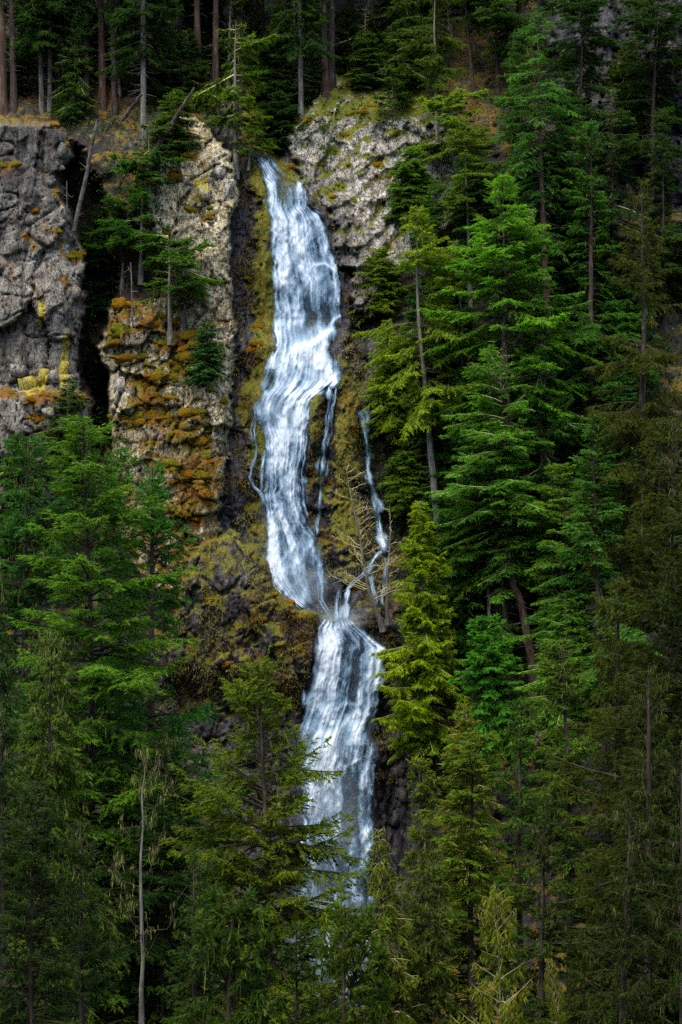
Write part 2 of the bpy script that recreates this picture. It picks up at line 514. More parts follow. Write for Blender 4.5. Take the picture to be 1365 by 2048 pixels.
# ------------------------------------------------------------------ the shape of the place
BASE = np.array([(-700, 95), (-400, 62), (-200, 46), (0, 30), (150, 20), (250, 14), (330, 10.5), (500, 8.5), (700, 6.5), (900, 5), (1100, 3.5),
                 (1240, 2), (1500, 0), (1700, -2), (1900, -6), (2048, -11), (2300, -22), (2700, -42)], float)
WATER = np.array([(-200, 30), (200, 17), (280, 13), (330, 10.8), (380, 9.8), (430, 9.2), (640, 7.9), (662, 7.2), (690, 6.3), (762, 5.3), (790, 4.5), (900, 3.7),
                  (1050, 3.1), (1130, 2.3), (1200, 1.2), (1232, 0.5), (1248, -0.6), (1300, -1.3), (1440, -1.8), (1490, -2.7), (1640, -3.1), (1680, -3.6), (1870, -4.6), (2048, -9), (2300, -21)], float)
FALL_L = np.array([(300, 505), (320, 516), (340, 524), (360, 528), (400, 531), (450, 537), (520, 542), (620, 546), (655, 549), (680, 549), (700, 545), (730, 535), (765, 521), (790, 513), (815, 505),
                   (840, 510), (870, 524), (900, 531), (1000, 530), (1050, 528), (1080, 524), (1100, 522), (1130, 525), (1160, 538), (1190, 560), (1210, 588), (1230, 622), (1250, 640)], float)
FALL_R = np.array([(300, 522), (320, 535), (345, 556), (358, 575), (366, 600), (400, 607), (412, 612), (428, 638), (450, 650), (520, 665), (580, 677), (640, 684), (665, 681), (700, 672), (760, 676), (775, 668), (790, 648),
                   (820, 632), (850, 621), (900, 613), (1000, 610), (1020, 612), (1050, 624), (1080, 638), (1110, 646), (1160, 646), (1200, 650), (1230, 664), (1250, 680)], float)
LOW_L = np.array([(1236, 656), (1246, 650), (1256, 640), (1275, 632), (1320, 625), (1360, 616), (1450, 610), (1500, 604), (1560, 604), (1650, 604), (1750, 600), (1850, 598), (2060, 585)], float)
LOW_R = np.array([(1236, 690), (1246, 706), (1256, 718), (1272, 740), (1296, 768), (1320, 764), (1400, 757), (1480, 751), (1560, 746), (1650, 746), (1750, 742), (1870, 738), (2060, 730)], float)

P_LEFT = [(-800, 235), (0, 246), (60, 243), (118, 247), (136, 275), (139, 325), (116, 345), (118, 372), (130, 395), (138, 430), (142, 455), (176, 500), (174, 540), (165, 560), (168, 610), (160, 660),
          (155, 720), (150, 775), (182, 800), (176, 860), (165, 920), (120, 1000), (60, 1100), (-800, 1100)]
P_GULLY = [(150, 300), (215, 420), (235, 560), (214, 620), (210, 700), (215, 820), (228, 900), (175, 930), (186, 800), (158, 760), (170, 600), (178, 500), (140, 440), (122, 360)]
P_CENTRE = [(322, 290), (350, 225), (400, 232), (470, 312), (481, 370), (464, 450), (458, 560), (470, 650), (472, 720), (466, 850), (458, 960), (442, 1050), (402, 1140), (330, 1200), (250, 1130), (228, 920),
            (215, 820), (209, 690), (214, 615), (245, 598), (300, 600), (345, 590), (320, 500), (300, 420), (310, 340)]
P_CENTRE_LOW = [(206, 690), (213, 612), (245, 597), (325, 625), (340, 668), (395, 655), (480, 640), (480, 1000), (440, 1060), (400, 1160), (330, 1220), (240, 1130), (225, 900)]
P_FACE = [(588, 330), (592, 262), (620, 215), (660, 160), (700, 118), (770, 120), (850, 190), (900, 300), (910, 440), (830, 520), (755, 590), (718, 640), (690, 520), (664, 440), (632, 400), (606, 360)]
P_BULGE = [(372, 1140), (420, 1080), (455, 1060), (520, 1092), (548, 1172), (592, 1214), (622, 1226), (640, 1238), (630, 1262), (620, 1330), (612, 1400), (600, 1500), (560, 1640), (400, 1640), (345, 1500), (335, 1300), (352, 1190)]
P_DARK = [(1085, -900), (1088, 60), (1100, 160), (1125, 250), (1180, 290), (1195, 420), (1230, 440), (1365, 430), (2400, 470), (2400, -900)]

# moss pads: (piece of rock, [(u, v, width, height in photograph px)])
MOSS = [
    (2, [(255, 612, 60, 22), (225, 640, 25, 14), (240, 660, 42, 20), (305, 650, 60, 18), (232, 682, 28, 12), (276, 711, 44, 13), (247, 717, 36, 8), (313, 753, 75, 22), (290, 768, 46, 18), (311, 795, 70, 18), (281, 814, 66, 20),
         (250, 838, 44, 16), (274, 849, 28, 12), (330, 833, 52, 24), (330, 683, 44, 20), (349, 692, 48, 20), (379, 669, 38, 16), (377, 713, 38, 14), (344, 725, 32, 12), (367, 739, 40, 12), (398, 826, 70, 16), (445, 802, 20, 12),
         (377, 856, 56, 14), (358, 868, 48, 12), (386, 882, 62, 16), (417, 861, 18, 20), (299, 884, 32, 12), (330, 927, 52, 12), (339, 938, 38, 9), (304, 908, 18, 8), (402, 920, 50, 18), (386, 948, 44, 22), (414, 938, 28, 14),
         (398, 973, 38, 22), (353, 962, 34, 9), (402, 988, 30, 14), (349, 310, 48, 9), (379, 313, 38, 9), (356, 353, 44, 12), (344, 343, 38, 9), (405, 327, 13, 11), (374, 388, 15, 13), (400, 416, 46, 10), (419, 435, 38, 9),
         (386, 514, 16, 13), (424, 552, 13, 10), (426, 568, 13, 10), (330, 470, 30, 8), (440, 690, 14, 12), (436, 720, 16, 14), (425, 780, 18, 12), (380, 1005, 34, 14), (372, 1030, 30, 12), (395, 1040, 22, 12), (360, 1060, 28, 14),
         (375, 1090, 24, 12), (352, 1110, 22, 12), (345, 1020, 20, 10), (420, 1010, 16, 10), (412, 895, 24, 10), (300, 730, 20, 8), (360, 640, 30, 10), (310, 630, 40, 10), (392, 690, 26, 12)]),
    (1, [(132, 290, 12, 20), (114, 385, 13, 16), (127, 398, 11, 11), (68, 422, 17, 9), (105, 458, 36, 11), (123, 482, 13, 20), (143, 508, 32, 15), (165, 508, 13, 11), (57, 473, 28, 11), (70, 493, 15, 12), (127, 554, 15, 8),
         (136, 570, 13, 10), (20, 330, 44, 10), (110, 250, 24, 7), (99, 793, 56, 14), (68, 802, 32, 11), (160, 791, 26, 11), (174, 798, 12, 12), (13, 785, 38, 11), (73, 833, 34, 16), (20, 950, 20, 12)]),
    (3, [(640, 330, 16, 12), (665, 300, 20, 10), (690, 270, 22, 8), (740, 215, 34, 9), (715, 225, 30, 8), (650, 345, 16, 10), (700, 330, 24, 8), (735, 310, 26, 8), (760, 330, 26, 8), (680, 370, 18, 8), (790, 265, 22, 8), (612, 240, 16, 10), (780, 352, 12, 9), (664, 395, 14, 9)]),
    (4, [(575, 1206, 26, 9), (600, 1221, 26, 9), (622, 1232, 26, 10), (548, 1190, 22, 9), (560, 1290, 20, 9), (470, 1250, 24, 8), (520, 1240, 24, 9), (600, 1300, 14, 16), (430, 1200, 26, 10), (455, 1330, 18, 8), (585, 1375, 26, 9), (560, 1396, 24, 8)]),
    (5, [(518, 655, 26, 14), (512, 690, 24, 26), (530, 480, 8, 22), (527, 430, 7, 20), (500, 560, 22, 20), (503, 930, 14, 26), (490, 970, 14, 24), (505, 610, 14, 14), (632, 860, 9, 22), (690, 880, 13, 36), (580, 335, 13, 13), (592, 318, 10, 10), (498, 1010, 14, 20)]),
]

def terrain(u, v):
    """depth of the hillside (y, metres) at a line of sight, and which piece of it is there"""
    u = np.asarray(u, float); v = np.asarray(v, float)
    q = np.stack([u / 25.6, v / 25.6])
    wu = u + 10 * fbm(q[0] * .4, q[1] * .4, seed=3) + 4 * fbm(q[0] * 2, q[1] * 2, seed=4)
    wv = v + 10 * fbm(q[0] * .4, q[1] * .4, seed=5) + 4 * fbm(q[0] * 2, q[1] * 2, seed=6)
    D = np.interp(v, BASE[:, 0], BASE[:, 1])
    D = D - 7.0 * sstep(800, 1500, u) * sstep(500, 1300, v) - 5.0 * sstep(300, -100, u) * sstep(800, 1300, v)
    soilD = D + 0.9 * fbm(q[0] * .22, q[1] * .22, seed=11, octv=3) + 0.25 * fbm(q[0] * 1.2, q[1] * 1.2, seed=12)
    gul = sstep(-14, 12, poly_sd(wu, wv, P_GULLY))
    # columns / blocks of stone, metres proud
    wx, wz = q[0] + 0.35 * fbm(q[0] * .6, q[1] * .6, seed=21), q[1] + 0.35 * fbm(q[0] * .6, q[1] * .6, seed=22)
    big = blocks(wx / 2.3, wz / 3.6, 31, 0.9, 0.55, 0.15)
    mid = blocks(wx / 0.75, wz / 2.0, 32, 0.95, 0.5, 0.2)
    sml = blocks(wx / 0.32, wz / 0.8, 33, 0.9, 0.5, 0.25)
    def joints(a, b, sd, wid):
        n_ = fbm(a, b, seed=sd, octv=2, gain=.3)
        return np.exp(-(n_ / wid) ** 2)
    jn = 0.55 * joints(q[0] * .55 + q[1] * .06, q[1] * .10, 301, .035) + 0.4 * joints(q[0] * .22, q[1] * .5 + q[0] * .10, 302, .03) + 0.3 * joints(q[0] * 1.0 - q[1] * .25, q[1] * .2, 303, .03)
    rock = -1.0 * jn + 0.70 * big + 0.36 * mid + 0.17 * sml + 0.05 * fbm(q[0] * 2.5, q[1] * 2.5, seed=23, octv=3)
    col = 0.5 * blocks(wx / 1.0, wz / 5.0, 35, 0.9, 0.7, 0.5) + 0.25 * blocks(wx / 0.42, wz / 2.0, 36, 0.8, 0.6, 0.5) + 0.12 * sml
    reg = np.zeros(u.shape, int)
    D = soilD - 0.35 * rock - 0.25 * np.maximum(0, fbm(q[0] * .5, q[1] * .35, seed=41)) * mid * 2
    D = D + 5.5 * gul
    # chute of the falls
    wl = np.where(v < 1240, np.interp(v, FALL_L[:, 0], FALL_L[:, 1]), np.interp(v, LOW_L[:, 0], LOW_L[:, 1]))
    wr = np.where(v < 1240, np.interp(v, FALL_R[:, 0], FALL_R[:, 1]), np.interp(v, LOW_R[:, 0], LOW_R[:, 1]))
    Wd = np.interp(v, WATER[:, 0], WATER[:, 1])
    side = np.minimum(wu - wl, wr - wu)                       # px inside the water
    sideL, sideR = wl - wu, wu - wr
    ch = sstep(-150, -70, side) * sstep(150, 290, v)
    chD = Wd - (0.18 + 0.45 * sstep(0, -20, side)) * col - (0.08 + 0.5 * sstep(0, -20, side)) * rock + 0.9 * sstep(0, -22, side) - 1.1 * sstep(-26, -110, side)
    chD = chD - 1.2 * blob(sideL, v, 12, 520, 16, 190) - 1.3 * blob(sideL, v, 34, 690, 26, 46) - 1.2 * blob(sideL, v, 38, 940, 24, 80) - 1.0 * blob(sideR, v, 14, 520, 12, 190) \
        - 1.6 * blob(u, v, 632, 850, 16, 85) - 1.4 * blob(u, v, 692, 900, 28, 120) - 1.0 * blob(u, v, 690, 1090, 40, 70) - 1.2 * blob(u, v, 735, 1235, 30, 22)
    D = D * (1 - ch) + chD * ch
    reg = np.where(ch > 0.5, 5, reg)
    # pale face to the right of the lip, with slanting strata
    m = poly_sd(wu + 14 * fbm(q[0] * .8, q[1] * .8, seed=54), wv + 14 * fbm(q[0] * .8, q[1] * .8, seed=55), P_FACE)
    m = sstep(-8, 8, m) * (1 - sstep(690, 800, u + (300 - v) * .4)) + sstep(-45, 40, m) * sstep(690, 800, u + (300 - v) * .4)
    s = (u * 0.42 + v * 0.9 + 30 * fbm(q[0] * .22, q[1] * .22, seed=51)) / 38.0
    saw = s - np.floor(s)
    strat = np.where(saw < 0.82, saw / 0.82, (1 - saw) / 0.18)
    fD = 7.6 + (520 - v) * 0.020 + 4.0 * sstep(240, 120, v) + 0.004 * (u - 700) - 0.42 * (strat - 0.5) * (0.6 + 0.9 * vnoise(q[0] * .4, q[1] * .5, seed=52)) - 0.50 * mid - 0.26 * sml - 0.40 * big - 0.25 * fbm(q[0] * .3, q[1] * .3, seed=53)
    D = D * (1 - m) + fD * m
    reg = np.where(m > 0.5, 3, reg)
    # middle buttress, upper wall set back over a ledge
    m = sstep(-7, 7, poly_sd(wu, wv, P_CENTRE))
    lo = sstep(-6, 6, poly_sd(wu, wv, P_CENTRE_LOW))
    cD = 7.0 - 0.004 * (v - 300) + 4.0 * sstep(330, 220, v)
    cD = cD * (1 - lo) + (3.4 - 0.0045 * (v - 620) - 0.8 * blocks(wx / 3.0 + 4, wz / 1.5, 62, 0.5, 0.75, 0.5) + 1.6 * sstep(430, 470, u)) * lo
    cD = cD - rock * 0.95 + 1.2 * sstep(235, 210, u)
    D = D * (1 - m) + cD * m
    reg = np.where(m > 0.5, 2, reg)
    # left buttress
    m = sstep(-6, 6, poly_sd(wu, wv, P_LEFT))
    lD = 4.4 - 0.0035 * (v - 250) + 1.6 * sstep(90, 175, u) ** 2 - (0.9 * blocks(wx / 3.4 + wz * .10, wz / 4.2, 74, 0.9, 0.5, 0.18) + 0.35 * blocks(wx / 1.1 + wz * .2, wz / 2.2, 75, .9, .5, .2) + 0.10 * mid + 0.06 * sml - 0.9 * jn) - 0.5 * fbm(q[0] * .35, q[1] * .25, seed=71) - 1.5 * sstep(770, 800, v)
    D = D * (1 - m) + lD * m
    reg = np.where(m > 0.5, 1, reg)
    # mossy bulge the stream runs behind
    m = sstep(-5, 5, poly_sd(wu, wv, P_BULGE))
    t = np.clip((1245 - v - (640 - u) * 0.32) / 150, 0, 1)
    bD = -2.6 + 4.6 * t ** 1.3 + 1.8 * sstep(1345, 1420, v + (600 - u) * 0.1) - 1.4 * sstep(1430, 1640, v) + 0.8 * sstep(480, 350, u)
    bD = bD - 0.75 * rock - 0.40 * col - 0.30 * fbm(q[0] * .7, q[1] * .6, seed=81, octv=3)
    D = D * (1 - m) + bD * m
    reg = np.where(m > 0.5, 4, reg)
    # dark columned cliff
    m = sstep(-20, 20, poly_sd(wu, wv, P_DARK))
    dD = 17.0 - 0.006 * v - 1.5 * col - 1.2 * big - 0.8 * fbm(q[0] * .2, q[1] * .15, seed=91)
    D = D * (1 - m) + dD * m
    reg = np.where(m > 0.5, 6, reg)
    return D, reg, side

def surf(u, v):
    D, _, _ = terrain(np.array([float(u)]), np.array([float(v)]))
    return float(D[0])

def build_hillside():
    us = np.concatenate([np.arange(-620, -30, 15), np.arange(-30, 860, 2.9), np.arange(860, 1396, 4.6), np.arange(1396, 2000, 15)])
    vs = np.concatenate([np.arange(-640, -20, 15), np.arange(-20, 1620, 3.0), np.arange(1620, 2060, 6), np.arange(2060, 2700, 20)])
    Ug, Vg = np.meshgrid(us, vs)
    sh = Ug.shape
    D, reg, side = terrain(Ug.ravel(), Vg.ravel())
    P = at(Ug.ravel(), Vg.ravel(), D)
    u, v = Ug.ravel(), Vg.ravel()
    q0, q1 = u / 25.6, v / 25.6
    n1 = fbm(q0 * .3, q1 * .3, seed=101)
    # what grows where
    moss = np.select([reg == 0, reg == 1, reg == 2, reg == 3, reg == 4, reg == 5, reg == 6], [0.24, 0.10, 0.16, 0.22, 0.42, 0.10, 0.02]) + 0.0 * u
    s = (u * 0.42 + v * 0.9 + 30 * fbm(q0 * .22, q1 * .22, seed=51)) / 38.0
    saw = s - np.floor(s)
    moss += np.where(reg == 3, 0.40 * sstep(0.72, 0.95, saw) + 0.35 * sstep(0.3, 0.0, saw) - 0.1 + 0.25 * sstep(300, 200, v), 0)
    moss += np.where(reg == 5, 1.0 * blob(np.where(u < 600, 0, 99), v, 0, 640, 9, 440) * sstep(-40, -8, side) + 0.55 * blob(u, v, 632, 880, 26, 160) + 0.75 * blob(u, v, 694, 900, 26, 170)
                     + 0.35 * blob(u, v, 690, 1080, 60, 110), 0)
    moss += np.where(reg == 2, 0.28 * sstep(820, 980, v) - 0.25 * blob(u, v, 440, 380, 40, 70) - 0.2 * sstep(430, 455, u), 0)
    moss += np.where(reg == 4, -0.35 * sstep(1400, 1470, v) - 0.18 * blob(u, v, 470, 1130, 60, 70), 0)
    moss += np.where(reg == 0, 0.12 * n1, 0)
    for r_, lst in MOSS:
        for cu, cv, cw, chh in lst:
            moss += np.where(reg == r_, 0.60 * blob(u, v, cu, cv + chh * .25, cw * .55, chh * .85), 0)
    wet = np.select([reg == 5, reg == 4], [0.85, 0.45], 0.0) * np.ones_like(u)
    wet = np.maximum(wet, sstep(-110, -30, side) * sstep(200, 330, v) * np.where(reg == 3, 0.9, np.where(reg == 2, 0.0, 0.8)))
    wet = np.maximum(wet, 0.8 * sstep(700, 660, u + (v - 480) * -0.45) * sstep(590, 600, u) * sstep(380, 430, v) * (v < 620))
    wet = np.where(reg == 6, 0.8, wet)  # dark cliff: mask used here to lower its tone
    wet = np.where((reg == 0) & (u > 760), np.maximum(wet, 0.35), wet)
    yel = np.zeros_like(u)
    for cx, cy, rx, ry in [(85, 760, 9, 20), (62, 775, 16, 18), (127, 745, 9, 30), (132, 700, 6, 34), (84, 622, 7, 30), (105, 752, 5, 8), (398, 372, 9, 16), (410, 362, 4, 14), (392, 398, 12, 5), (10, 948, 10, 8), (155, 850, 5, 8)]:
        yel += 1.25 * blob(u, v, cx, cy, rx, ry)
    pale = np.select([reg == 0, reg == 1, reg == 2, reg == 3, reg == 4, reg == 5, reg == 6], [0.10, 0.32, 1.0, 0.90, 0.12, 0.03, 0.0]) * np.ones_like(u)
    pale = pale + np.where(reg == 1, 0.25 * blob(u, v, 120, 560, 80, 130) + 0.3 * blob(u, v, 80, 780, 120, 60) - 0.22 * blob(u, v, 40, 330, 90, 60), 0) + 0.12 * n1
    pale = np.where((reg == 0) & (u > 240) & (u < 480) & (v > 200) & (v < 320), 0.6, pale)
    green = np.select([reg == 0, reg == 1, reg == 2, reg == 3, reg == 4, reg == 5], [0.5, 0.35, 0.45, 0.85, 0.74, 0.74], 0.5) * np.ones_like(u)
    soil = np.select([reg == 0, reg == 4, reg == 5], [0.8, 0.25, 0.12], 0.0) * np.ones_like(u)
    mask = np.clip(np.stack([moss, wet, yel], 1), 0, 1)
    grey = np.select([reg == 1, reg == 3, reg == 2], [0.6, 0.7, 0.05], 0.5) * np.ones_like(u)
    tone = np.clip(np.stack([pale, green, soil, grey], 1), 0, 1)
    idx = np.arange(u.size).reshape(sh)
    Q = np.stack([idx[1:, :-1], idx[1:, 1:], idx[:-1, 1:], idx[:-1, :-1]], -1).reshape(-1, 4)
    fr = reg[Q[:, 3]]
    info = {
        0: ('hillside', 'steep shaded forest slope of soil, litter and mossy rock', 'hillside'),
        1: ('rock_buttress', 'tall grey rock buttress at the left edge with yellow lichen at its foot', 'cliff'),
        2: ('rock_buttress', 'pale buttress with orange moss cushions just left of the waterfall', 'cliff'),
        3: ('rock_face', 'pale slanting rock face with green moss right of the waterfall lip', 'cliff'),
        4: ('mossy_ledge', 'rounded brown and green mossy rock bulge beside the middle of the waterfall', 'rock ledge'),
        5: ('waterfall_chute', 'dark wet rock chute with moss strips behind the waterfall', 'rock chute'),
        6: ('dark_cliff', 'dark columned cliff high in the upper right corner', 'cliff'),
    }
    out = {}
    for r, (nm, lab, cat) in info.items():
        Fq = Q[fr == r]
        use, inv = np.unique(Fq, return_inverse=True)
        me = make_mesh(nm, P[use], inv.reshape(-1, 4), [M['rock']], {'mask': mask[use], 'tone': tone[use]}, smooth=False)
        out[r] = tag(obj(nm, me), lab, cat, kind='structure')
    return out

HILL = build_hillside()

def ground_z(y):
    return float(np.interp(y, [-300, -240, -200, -160, -125, -90, -60, -42, -22, -11, -6, 0], [95, 62, 41, 22.3, 4, -9, -11, -9.5, -4.6, 1.7, 6.5, 12]))

def build_valley():
    xs = np.linspace(-420, 420, 85); ys = np.concatenate([np.linspace(-620, -310, 12), np.linspace(-300, -40, 66)])
    X, Y = np.meshgrid(xs, ys)
    x, y = X.ravel(), Y.ravel()
    z = np.interp(y, [-620, -300, -240, -200, -164, -156, -125, -90, -60, -42, -38], [240, 95, 62, 41, 23.2, 22.8, 4, -9, -11, -9.8, -9.2])  # ground rising behind the camera is added to block low sky light
    z = z + 1.2 * fbm(x * .05, y * .05, seed=7) * sstep(0, 30, np.abs(x) + np.abs(y + 160)) + 0.12 * np.maximum(0, np.abs(x) - 60)
    i = np.arange(x.size).reshape(X.shape)
    F = np.stack([i[:-1, :-1], i[:-1, 1:], i[1:, 1:], i[1:, :-1]], -1).reshape(-1, 4)
    tag(obj('valley_and_sky_blocker', make_mesh('valley_and_sky_blocker', np.stack([x, y, z], 1), F, [M['floor']], smooth=True)), 'dark valley floor below the trees and added slope behind the camera', 'ground', kind='structure')
build_valley()

# ------------------------------------------------------------------ waterfall
def polyline_blob(u, v, pts, w, amp):
    """soft strand of brightness along a polyline (photograph px)"""
    d = np.full(u.shape, 1e9)
    for (ax, ay), (bx, by) in zip(pts[:-1], pts[1:]):
        ex, ey = bx - ax, by - ay
        t = np.clip(((u - ax) * ex + (v - ay) * ey) / (ex * ex + ey * ey + 1e-9), 0, 1)
        d = np.minimum(d, np.hypot(u - ax - ex * t, v - ay - ey * t))
    return amp * np.exp(-(d / w) ** 2)

def water_sheet(name, v0, v1, fl, fr_, strands, blobs, parent, seed, nu=96, dv=2.4, bias=0.42, flow=1.0):
    vs = np.arange(v0, v1 + dv, dv)
    s = np.linspace(0, 1, nu)
    S, Vv = np.meshgrid(s, vs)
    l = np.interp(Vv, fl[:, 0], fl[:, 1]); r = np.interp(Vv, fr_[:, 0], fr_[:, 1])
    rag = 4 * fbm(Vv * 0.02, S * 0, seed=seed) + 1.5 * vnoise(Vv * 0.12, S * 0, seed=seed + 1)
    rag2 = 4 * fbm(Vv * 0.02, S * 0 + 7, seed=seed + 2) + 1.5 * vnoise(Vv * 0.12, S * 0, seed=seed + 3)
    l = l - 8 + rag; r = r + 8 + rag2
    U = l + (r - l) * S
    u, v = U.ravel(), Vv.ravel(); ss = S.ravel()
    # streaks follow the course of the water and shift sideways where it breaks over a ledge
    x = (ss - 0.5) * 13.5 + 1.5 * sstep(395, 430, v) - 1.2 * sstep(630, 710, v) + 1.0 * sstep(735, 835, v) - 1.6 * sstep(1000, 1100, v) + 2.0 * sstep(1390, 1510, v) - 1.5 * sstep(1620, 1710, v)
    wob = 0.9 * fbm(u * 0.018, v * 0.010, seed=seed + 4, octv=3)
    st1 = fbm((x + wob * 1.6) * 0.55, v * 0.0075, seed=seed + 5, octv=3)
    st2 = fbm((x + wob * .45) * 2.0, v * 0.009, seed=seed + 6, octv=2)
    st3 = vnoise(x * 5.0 + wob * .8, v * 0.018, seed=seed + 7)
    boil = fbm(u * 0.055, v * 0.030, seed=seed + 8, octv=4)
    den = bias + 0.36 * st1 + 0.19 * st2 + 0.10 * st3 + 0.24 * boil
    for cx, cy, rx, ry, a in blobs:
        den += a * blob(u, v, cx, cy, rx, ry)
    for pts, w, a in strands:
        den += polyline_blob(u + 4 * fbm(v * 0.05, u * 0.01, seed=seed + 9, octv=2), v, pts, w, a)
    wpx = (r - l).ravel()
    edge = np.minimum(ss, 1 - ss) * wpx
    ef = sstep(0, 21, edge + 8 * st2 + 9 * boil) * sstep(v0 - 2, v0 + 18, v + 8 * st2) * sstep(v1, v1 - 60, v)
    den = np.clip(den, 0.12, 1.3) * ef
    D = np.interp(v, WATER[:, 0], WATER[:, 1]) - 0.6 - 0.22 * den - 0.05 * st3 - 0.14 * boil
    P = at(u, v, D)
    idx = np.arange(u.size).reshape(S.shape)
    F = np.stack([idx[1:, :-1], idx[1:, 1:], idx[:-1, 1:], idx[:-1, :-1]], -1).reshape(-1, 4)
    me = make_mesh(name, P, F, [M['water']], {'flow': den}, smooth=True)
    return obj(name, me, parent), (u, v, den, P)

FALL = bpy.data.objects.new('waterfall', None)
COL.objects.link(FALL)
FALL.location = at(675, 1950, -8)
tag(FALL, 'tall white tiered waterfall plunging down the dark cliff', 'waterfall', kind='structure')
bpy.context.view_layer.update()
FINV = FALL.matrix_world.inverted()

def keep(o):
    o.matrix_parent_inverse = FINV
    return o

upper_strands = [
    ([(520, 318), (540, 345), (548, 380), (560, 420), (575, 450)], 9, 0.35), ([(598, 366), (604, 400), (600, 425)], 7, 0.45),
    ([(548, 400), (548, 470), (552, 560), (556, 650)], 6, 0.3), ([(590, 430), (585, 480), (592, 560), (600, 640)], 10, 0.4), ([(575, 480), (573, 570), (580, 660)], 5, 0.3),
    ([(640, 440), (655, 490), (662, 540)], 6, 0.2), ([(630, 530), (650, 528), (668, 545), (676, 600), (680, 640)], 4, 0.45),
    ([(682, 632), (668, 640), (655, 660), (625, 690)], 5, 0.5), ([(684, 652), (655, 664), (630, 682), (600, 705)], 6, 0.5), ([(548, 650), (556, 668), (553, 700), (545, 735)], 6, 0.65),
    ([(600, 690), (615, 700), (640, 720), (660, 755), (668, 765)], 10, 0.35), ([(590, 700), (600, 745), (575, 790)], 10, 0.3), ([(650, 690), (655, 730), (668, 762)], 5, 0.4),
    ([(672, 768), (645, 772), (615, 800), (585, 812), (570, 830)], 6, 0.6), ([(632, 785), (626, 820), (612, 850), (600, 870)], 4, 0.4), ([(535, 740), (526, 770), (535, 810), (560, 840)], 6, 0.35),
    ([(540, 860), (560, 870), (575, 900), (585, 1000), (575, 1060)], 14, 0.3), ([(545, 1030), (548, 1080), (560, 1120), (580, 1180), (610, 1215)], 12, 0.45),
    ([(585, 1080), (595, 1110), (606, 1150), (612, 1200)], 8, 0.35), ([(600, 1000), (615, 1040), (625, 1090), (640, 1130)], 5, 0.35), ([(540, 1150), (565, 1185), (600, 1215), (650, 1240)], 6, 0.5),
]
upper_blobs = [
    (575, 470, 40, 50, 0.2), (590, 800, 40, 70, 0.28), (580, 880, 35, 40, 0.35), (560, 1090, 30, 60, 0.3), (600, 720, 50, 25, 0.25), (575, 355, 16, 18, -0.25), (583, 362, 12, 9, -0.8),
    (615, 620, 48, 48, -0.34), (572, 600, 20, 60, -0.12), (650, 600, 18, 60, -0.2), (560, 385, 8, 16, -0.3), (575, 425, 8, 14, -0.3), (605, 750, 35, 22, -0.22), (665, 710, 8, 20, -0.3),
    (525, 850, 9, 30, -0.5), (600, 960, 30, 60, -0.18), (556, 980, 18, 50, -0.12), (636, 1060, 12, 60, -0.2), (596, 1165, 20, 28, -0.2), (635, 1170, 18, 40, -0.25), (660, 560, 10, 40, -0.25),
]
uo, UP = water_sheet('upper_cascade', 302, 1250, FALL_L, FALL_R, upper_strands, upper_blobs, FALL, 200)
keep(uo)
lower_strands = [
    ([(660, 1250), (645, 1300), (640, 1400), (640, 1500)], 12, 0.3), ([(685, 1250), (665, 1320), (660, 1420), (662, 1520), (655, 1600)], 12, 0.4), ([(735, 1275), (762, 1297), (757, 1360), (752, 1420)], 4, 0.4),
    ([(700, 1260), (722, 1300), (716, 1400)], 4, 0.3), ([(745, 1300), (738, 1380), (735, 1430)], 3, 0.3), ([(672, 1420), (690, 1408), (705, 1410)], 5, 0.35), ([(715, 1432), (695, 1440), (675, 1475), (655, 1510), (640, 1540)], 9, 0.5),
    ([(735, 1432), (720, 1450), (712, 1500), (705, 1540)], 6, 0.4), ([(700, 1500), (685, 1520), (678, 1570), (672, 1700), (668, 1860)], 6, 0.36), ([(718, 1520), (695, 1535), (682, 1560), (680, 1620)], 4, 0.4),
    ([(745, 1500), (730, 1550), (722, 1600), (716, 1650)], 5, 0.3), ([(728, 1658), (712, 1680), (702, 1730)], 6, 0.4), ([(738, 1656), (726, 1690), (722, 1760), (724, 1840)], 6, 0.4), ([(640, 1500), (620, 1620), (606, 1720)], 10, 0.3),
]
lower_blobs = [
    (655, 1300, 30, 40, 0.2), (645, 1520, 35, 30, 0.35), (690, 1258, 30, 10, 0.2), (724, 1286, 4, 16, -0.7), (714, 1350, 6, 40, -0.45), (735, 1340, 20, 50, -0.12), (690, 1370, 18, 40, -0.12), (618, 1400, 8, 60, -0.3), (735, 1440, 30, 12, -0.3),
    (695, 1640, 14, 110, -0.5), (640, 1640, 22, 90, -0.05), (745, 1540, 10, 90, -0.3), (690, 1800, 60, 120, -0.12), (735, 1600, 12, 60, -0.25), (650, 1700, 18, 60, -0.2), (610, 1850, 30, 120, -0.1),
]
lo_, LO = water_sheet('lower_cascade', 1238, 2040, LOW_L, LOW_R, lower_strands, lower_blobs, FALL, 300, bias=0.40)
keep(lo_)

